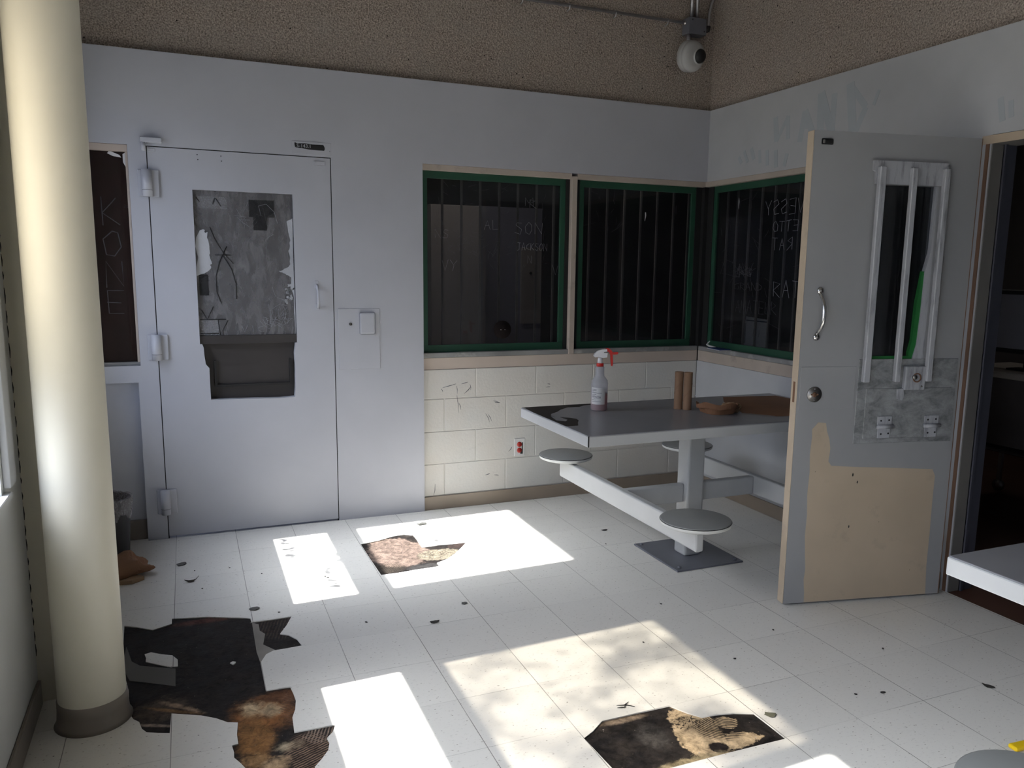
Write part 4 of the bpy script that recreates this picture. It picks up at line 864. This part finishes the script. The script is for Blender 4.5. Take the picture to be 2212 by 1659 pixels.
ps = item('brown_paper', 'flat sheet of brown paper spread over the far end of the grey table', 'paper', (-0.35, -1.15, TZ))
P_ = [(-0.437, -0.903), (-0.30, -0.92), (-0.10, -0.949), (-0.085, -1.157), (-0.09, -1.45), (-0.30, -1.53), (-0.545, -1.50), (-0.58, -1.44), (-0.63, -1.385), (-0.655, -1.36), (-0.60, -1.25), (-0.585, -1.138), (-0.52, -1.02)]
MB().prism([(u + .35, v + 1.15) for u, v in P_], 0.0008, 0.0022, 'z').build('sheet', 'kraft', ps)
cr = item('crumpled_paper', 'crumpled brown paper strip curling at the edge of the flat brown sheet', 'crumpled paper', (-0.755, -1.315, TZ))
k = MB(); nseg = 40; ring = []
for i in range(nseg + 1):
    f = i / nseg; a = 1.9 + f * 4.6
    rx, ry = 0.062 + 0.012 * math.sin(5 * f), 0.085 + 0.01 * math.sin(7 * f)
    h0 = 0.036 + 0.026 * math.sin(PI * f) + 0.007 * math.sin(23 * f); row = []
    for j in range(5):
        q_ = j / 4; k_ = 1 + 0.38 * math.sin(q_ * 2.2) + 0.05 * math.sin(19 * f + 3 * q_)
        row.append(k.b.verts.new((-0.03 + rx * k_ * math.cos(a) + 0.05 * f * f, ry * k_ * math.sin(a), 0.002 + h0 * math.sin(q_ * 2.6) + random.uniform(0, .002))))
    ring.append(row)
for A, B in zip(ring, ring[1:]):
    for j in range(4): k.b.faces.new((A[j], A[j + 1], B[j + 1], B[j]))
k.build('curl', 'kraft', cr)
k = MB(); k.sphere((0.055, -0.01, 0.026), 0.035, 3, (1.7, 1.1, 0.75))
for v in k.b.verts:
    v.co += Vector((random.uniform(-1, 1), random.uniform(-1, 1), random.uniform(-1, 1))) * 0.007; v.co.z = max(0.001, v.co.z)
for f in k.b.faces: f.smooth = False
k.build('wad', 'kraft_lt', cr, label='lighter folded wad')

# things on the sill of window 3
bk = item('folded_card', 'dark blue folded card with white edge on the sill by the room corner', 'folded card', (0.01, -0.22, 0.9755), -0.12)
MB().box(-0.060, 0.020, -0.13, 0.03, 0.0, 0.007, 0.001, 1).build('cover', 'blue', bk)
MB().box(-0.065, 0.024, -0.135, 0.034, -0.0003, 0.0025).build('white_edge', 'paper', bk)
MB().tube([(0.0, 0.03, .006), (-0.03, 0.06, .012), (-0.035, 0.09, .02), (-0.02, 0.10, .03), (-0.01, 0.095, .042)], [.006, .008, .007, .006, .005], 8, 0.5).build('strap', 'paper', bk, label='curled white strap')
no = item('notice', 'white printed notice leaning behind the glass of the window by the open door', 'notice', (0.095, -0.49, 0.976))
MB().prism([(-0.125, 0.0), (0.145, 0.0), (0.10, 0.225), (-0.125, 0.215)], -0.001, 0.001, 'x').build('sheet', 'paper', no)
k = MB(); k.box(-.0018, -.001, -0.115, 0.095, 0.197, 0.204)
k.tube([(-.0014, 0.02, .10), (-.0014, 0.015, .145), (-.0014, 0.012, .155)], .0035, 6, 0.3); k.tube([(-.0014, -0.035, .10), (-.0014, -0.04, .14)], .0025, 6, 0.3)
for yy in (0.105, 0.097): k.box(-.0018, -.001, yy, yy + .002, 0.05, 0.18)
k.build('printed_marks', 'marker', no)

# ------------------------------------------------------------------ security camera and conduit
sc1 = thing('security_camera', 'light grey dome security camera hanging below the conduit box in the corner', 'security camera', (-0.20, 0.0, 2.85), world=True)
ax = Vector((0.20, -0.95, -0.20)).normalized(); c0 = Vector((-0.215, -0.04, 2.85)); c1 = c0 + Vector((0.025, 0, 0.004))
MB().lathe([(0, 0), (0.088, 0), (0.096, .006), (0.096, .04), (0.094, .042), (0.094, .044), (0.096, .046), (0.093, .062), (0.08, .078), (0.055, .084), (0, .085)], c0, 48, ax).build('housing', 'housing', sc1)
MB().lathe([(0.050, 0.074), (0.050, .082), (0.044, .088)], c1, 36, ax).build('lens_ring', 'housing', sc1)
MB().lathe([(0.045, 0.080), (0.042, .097), (0.031, .110), (0.014, .117), (0, .118)], c1, 36, ax).build('lens_dome', 'black', sc1, label='black glossy lens dome')
MB().cyl((-0.195, -0.02, 2.93), (-0.195, -0.02, 3.0), 0.013, 16).build('drop_pipe', 'galv', sc1)
jb = thing('junction_box', 'dark grey conduit box on the concrete above the security camera', 'junction box', (-0.14, 0.03, 3.04), world=True)
MB().box(-0.215, -0.08, -0.05, 0.03, 2.99, 3.09, 0.004, 2).build('box', 'plate', jb)
for u, v in ((-0.098, 3.01), (-0.19, 3.075)): MB().cyl((u, -0.052, v), (u, -0.05, v), 0.004, 8).build('screw', 'black', jb)
MB().cyl((-0.225, -0.005, 3.06), (-0.203, -0.005, 3.06), 0.012, 14).build('connector', 'chrome', jb)
cd = thing('conduit', 'long metal conduit running along the concrete to the box above the camera', 'conduit', (-2.0, 0.01, 3.06), world=True)
MB().cyl((-3.7, 0.008, 3.05), (-0.22, -0.002, 3.062), 0.0095, 12).build('pipe', 'galv', cd)
for x in (-2.6, -2.0, -1.344, -1.037, -0.721, -0.344):
    MB().tube([(x, 0.03, 3.035), (x, 0.0, 3.04), (x, -0.008, 3.055), (x, 0.0, 3.072), (x, 0.03, 3.078)], 0.004, 8).build('strap', 'galv', cd)
for i, (x, lab) in enumerate([(-0.165, 'vertical metal conduit rising from the left side of the dark grey box'), (-0.125, 'vertical metal conduit rising from the middle of the dark grey box')]):
    tag(MB().cyl((x, 0.0, 3.088), (x, 0.01, CEIL - .005), 0.011, 12).build('conduit', 'galv'), lab, 'conduit')
cv = thing('conduit', 'curved conduit bending up beside the dark grey box in the concrete corner', 'conduit', (-0.05, 0, 3.02), world=True)
MB().tube([(-0.085, -0.005, 3.03), (-0.055, -0.005, 3.03), (-0.04, -0.005, 3.05), (-0.036, -0.005, 3.09), (-0.034, -0.005, 3.14), (-0.02, -0.005, 3.2), (0.0, -0.005, 3.25), (0.005, 0.0, 3.35), (0.005, 0.0, CEIL - .005)], 0.009, 10).build('pipe', 'galv', cv)
MB().tube([(-0.06, -0.007, 3.03), (-0.042, -0.007, 3.036), (-0.037, -0.007, 3.06)], 0.015, 10).build('elbow', 'conduit_box', cv)

# ------------------------------------------------------------------ bin and bag
tb_ = thing('waste_bin', 'black waste bin with plastic liner behind the cream column', 'bin', (-3.665, -0.32, 0))
MB().lathe([(0, 0.002), (0.085, 0.002), (0.088, .01), (0.108, .325), (0.112, .33), (0.112, .338), (0.105, .338), (0.083, .02), (0, .02)], seg=32).build('bin_body', 'bin', tb_)
k = MB(); N_ = 40
top = [(0.107, .25), (0.117, .30), (0.116, .34), (0.104, .343), (0.09, .30)]
rg = []
for r, z in top: rg.append([k.b.verts.new(((r + random.uniform(-.004, .006)) * math.cos(2 * PI * i / N_), (r + random.uniform(-.004, .006)) * math.sin(2 * PI * i / N_), z + (random.uniform(-.02, .02) if z < .26 else random.uniform(-.003, .004)))) for i in range(N_)])
for A, B in zip(rg, rg[1:]):
    for i in range(N_): k.b.faces.new((A[i], A[(i + 1) % N_], B[(i + 1) % N_], B[i]))
k.build('bin_liner', smudge('clear_liner', (0.35, 0.34, 0.36), 0.55), tb_)
MB().sphere((0.02, -0.03, 0.26), 0.06, 3, (1.1, 1, .7)).build('rubbish', 'red_pl', tb_, label='dark red wrapper')
bgp = item('paper_bag', 'crumpled brown paper bag on the floor beside the cream column', 'paper bag', (-3.585, -0.55, 0), 0.3)
k = MB(); k.sphere((0, 0, 0.05), 0.1, 4, (1.05, 0.8, 0.5))
for v in k.b.verts:
    c = v.co; w_ = 0.014 * math.sin(31 * c.x + 17 * c.z) + 0.012 * math.sin(43 * c.y - 21 * c.x) + random.uniform(-.002, .002)
    v.co += Vector((w_, w_ * .6, w_ * .8)); v.co.z = max(0.001, v.co.z)
    if v.co.x > 0.05: v.co.x += (v.co.x - 0.05) * 0.9; v.co.z = v.co.z * 0.75 + 0.001
for f in k.b.faces: f.smooth = False
k.build('bag_body', 'kraft', bgp)
MB().prism([(-0.10, -0.07), (0.0, -0.115), (0.06, -0.09), (0.03, -0.03), (-0.08, -0.02)], 0.001, 0.02, 'z').build('bag_flap', 'kraft_lt', bgp)

# ------------------------------------------------------------------ litter on the floor
def flake(name, lab, cat, x, y, s, mat, elong=1.6, rot=0.0, curl=0.3, group=None):
    k = MB(); n_ = 11; pts = []
    for i in range(n_):
        a = 2 * PI * i / n_; r = s * (1 + random.uniform(-.22, .22))
        u, v = r * elong * math.cos(a), r * math.sin(a); pts.append((u * math.cos(rot) - v * math.sin(rot), u * math.sin(rot) + v * math.cos(rot)))
    k.prism(pts, 0.0006, 0.0024, 'z')
    for v in k.b.verts: v.co.z += curl * s * (v.co.x ** 2 + v.co.y ** 2) / (s * s * 3)
    o = k.build(name, mat); o.location = (x, y, 0.0003); tag(o, lab, cat, group); return o
flake('dried_leaf', 'grey-green dried leaf beside the front torn patch of floor', 'leaf', -1.497, -2.676, 0.014, 'leaf', 1.6, -0.5, 0.25)
flake('dried_leaf', 'dark dried leaf alone on the shaded floor near the second table', 'leaf', -0.622, -2.82, 0.011, 'flake', 1.9, -1.1, 0.25)
flake('paint_flake', 'round dark flake between the two sunlit floor areas, nearer the table', 'flake', -2.173, -1.425, 0.012, 'chip', 1.1, 0.5)
flake('paint_flake', 'thin dark flake on the floor midway in front of the sunlit patch', 'flake', -2.354, -1.565, 0.009, 'flake', 2.2, 0.0)
flake('tile_chip', 'grey chip on the shaded tiles in front of the steel door', 'chip', -3.337, -0.468, 0.017, 'chip', 1.6, 0.6)
flake('tile_chip', 'round dark chip just behind the big torn patch of floor', 'chip', -3.046, -1.151, 0.017, 'chip', 1.2, 0.3)
flake('tile_chip', 'slender black splinter on the tiles before the steel door', 'chip', -3.297, -0.723, 0.006, 'flake', 5.0, 0.2)
flake('paint_flake', 'dark flake on the shaded floor under the near stool beam', 'flake', -1.096, -0.74, 0.010, 'flake', 1.8, 0.0)
flake('paint_flake', 'faint grey smear-like flake in the sunlight by the wall panel', 'flake', -2.052, -0.265, 0.018, 'chip', 1.8, 0.2)
flake('paint_flake', 'tiny dark flake on the open floor in front of the open door', 'flake', -1.021, -2.708, 0.006, 'flake', 1.5, 0.0)
for i, (x, y) in enumerate([(-3.25, -.83), (-2.95, -1.225), (-2.98, -.737), (-3.12, -.60), (-3.28, -.58), (-1.12, -2.68), (-1.20, -.95), (-2.62, -1.46), (-1.35, -1.75), (-.75, -2.45), (-1.62, -2.05), (-1.36, -2.30), (-3.30, -2.42), (-2.70, -.88), (-2.69, -.90), (-1.05, -2.15)]):
    flake('debris_crumb', 'tiny dark crumb of debris on the tile floor', 'crumb', x, y, random.uniform(.0025, .005), 'flake', 1.5, random.uniform(0, 3), 0.2, 'crumbs scattered over the tile floor')
k = MB(); 
for a, b_, c_ in [((-1.955, -2.43), (-1.93, -2.44), (-1.905, -2.425)), ((-1.94, -2.455), (-1.925, -2.44), (-1.90, -2.46)), ((-1.96, -2.445), (-1.945, -2.45), (-1.93, -2.452))]: k.tube([(*a, .002), (*b_, .003), (*c_, .002)], [.0008, .002, .0008], 6)
tag(k.build('twig_debris', 'flake'), 'brown twiggy scrap just behind the front torn patch of floor', 'debris')
yo = item('plastic_piece', 'yellow plastic piece lying on the floor beyond the nearest stool', 'plastic piece', (-0.86, -3.135, 0.0), -0.08)  # yellow object of unknown kind, modelled as a plain plastic part
MB().box(-0.055, 0.12, -0.012, 0.022, 0.001, 0.016, 0.006, 3).build('handle', 'yellow_pl', yo)

# ------------------------------------------------------------------ dim room beyond the glass
def add_fill(x, y, p):  # unseen fill light, added to brighten the dim room
    d = bpy.data.lights.new('fill_light', 'AREA'); d.shape = 'RECTANGLE'; d.size = 1.0; d.size_y = 0.3; d.energy = p; d.color = (1.0, 0.92, 0.84)
    o = bpy.data.objects.new('fill_light', d); COL.objects.link(o); o.location = (x, y, 2.65)
add_fill(-1.6, 0.9, 8.0); add_fill(2.0, -0.6, 2.0)
rp = thing('tall_cabinet', 'pale tall cabinet in the dim room behind the first barred window', 'cabinet', (-1.28, 1.5, 0))
MB().box(-0.20, 0.205, 0, 0.35, 0.05, 1.97, 0.004, 1).build('cabinet_body', 'rear_panel', rp)
MB().box(-0.20, 0.205, -0.012, 0.0, 0.07, 1.95).build('cabinet_door', 'rear_panel', rp)
rd = thing('door_4', 'blue-grey door in the dim room behind the first barred window', 'door', (-0.8, 1.6, 0), kind='structure')
MB().box(-0.27, 0.31, 0.0, 0.05, 0.01, 1.98).build('door_panel', 'rear_blue', rd)
MB().box(0.12, 0.30, -0.02, 0.0, 1.03, 1.66).build('lock_panel', 'rear_panel', rd)
MB().sphere((0.2, -0.03, 1.45), 0.012, 2).build('door_knob', 'black', rd)
ct = thing('service_cart', 'dark wheeled cart in the dim room beyond the open doorway', 'cart', (1.6, -1.35, 0))
MB().box(-0.25, 0.35, -0.45, 0.45, 0.86, 0.90, 0.005, 1).build('top_shelf', 'rear_panel', ct)
MB().box(-0.25, 0.35, -0.45, 0.45, 0.40, 0.42, 0.005, 1).build('shelf', 'dull', ct)
MB().box(-0.22, 0.32, -0.44, 0.44, 0.44, 0.86).build('cabinet_body', 'rear_wall', ct)
for a in (-0.22, 0.32):
    for b_ in (-0.42, 0.42):
        MB().box(a - .012, a + .012, b_ - .012, b_ + .012, 0.08, 0.86).build('leg', 'dull', ct)
        MB().cyl((a - .012, b_, 0.04), (a + .012, b_, 0.04), 0.04, 20).build('caster', 'dull', ct)
mo = thing('monitor', 'black-framed monitor standing on the cart beyond the doorway', 'monitor', (1.55, -1.3, 0.9), 0.0)
MB().box(0.0, 0.03, -0.28, 0.28, 0.10, 0.50, 0.006, 1).box(-.05, .07, -.1, .1, 0, .012).box(0.01, 0.03, -.03, .03, .01, .12).build('case', 'black', mo)
MB().box(-0.002, 0.0, -0.25, 0.25, 0.13, 0.47).build('screen', 'rear_blue', mo)

for o in list(bpy.data.objects):
    for kx in ('_w', '_o'):
        if kx in o: del o[kx]
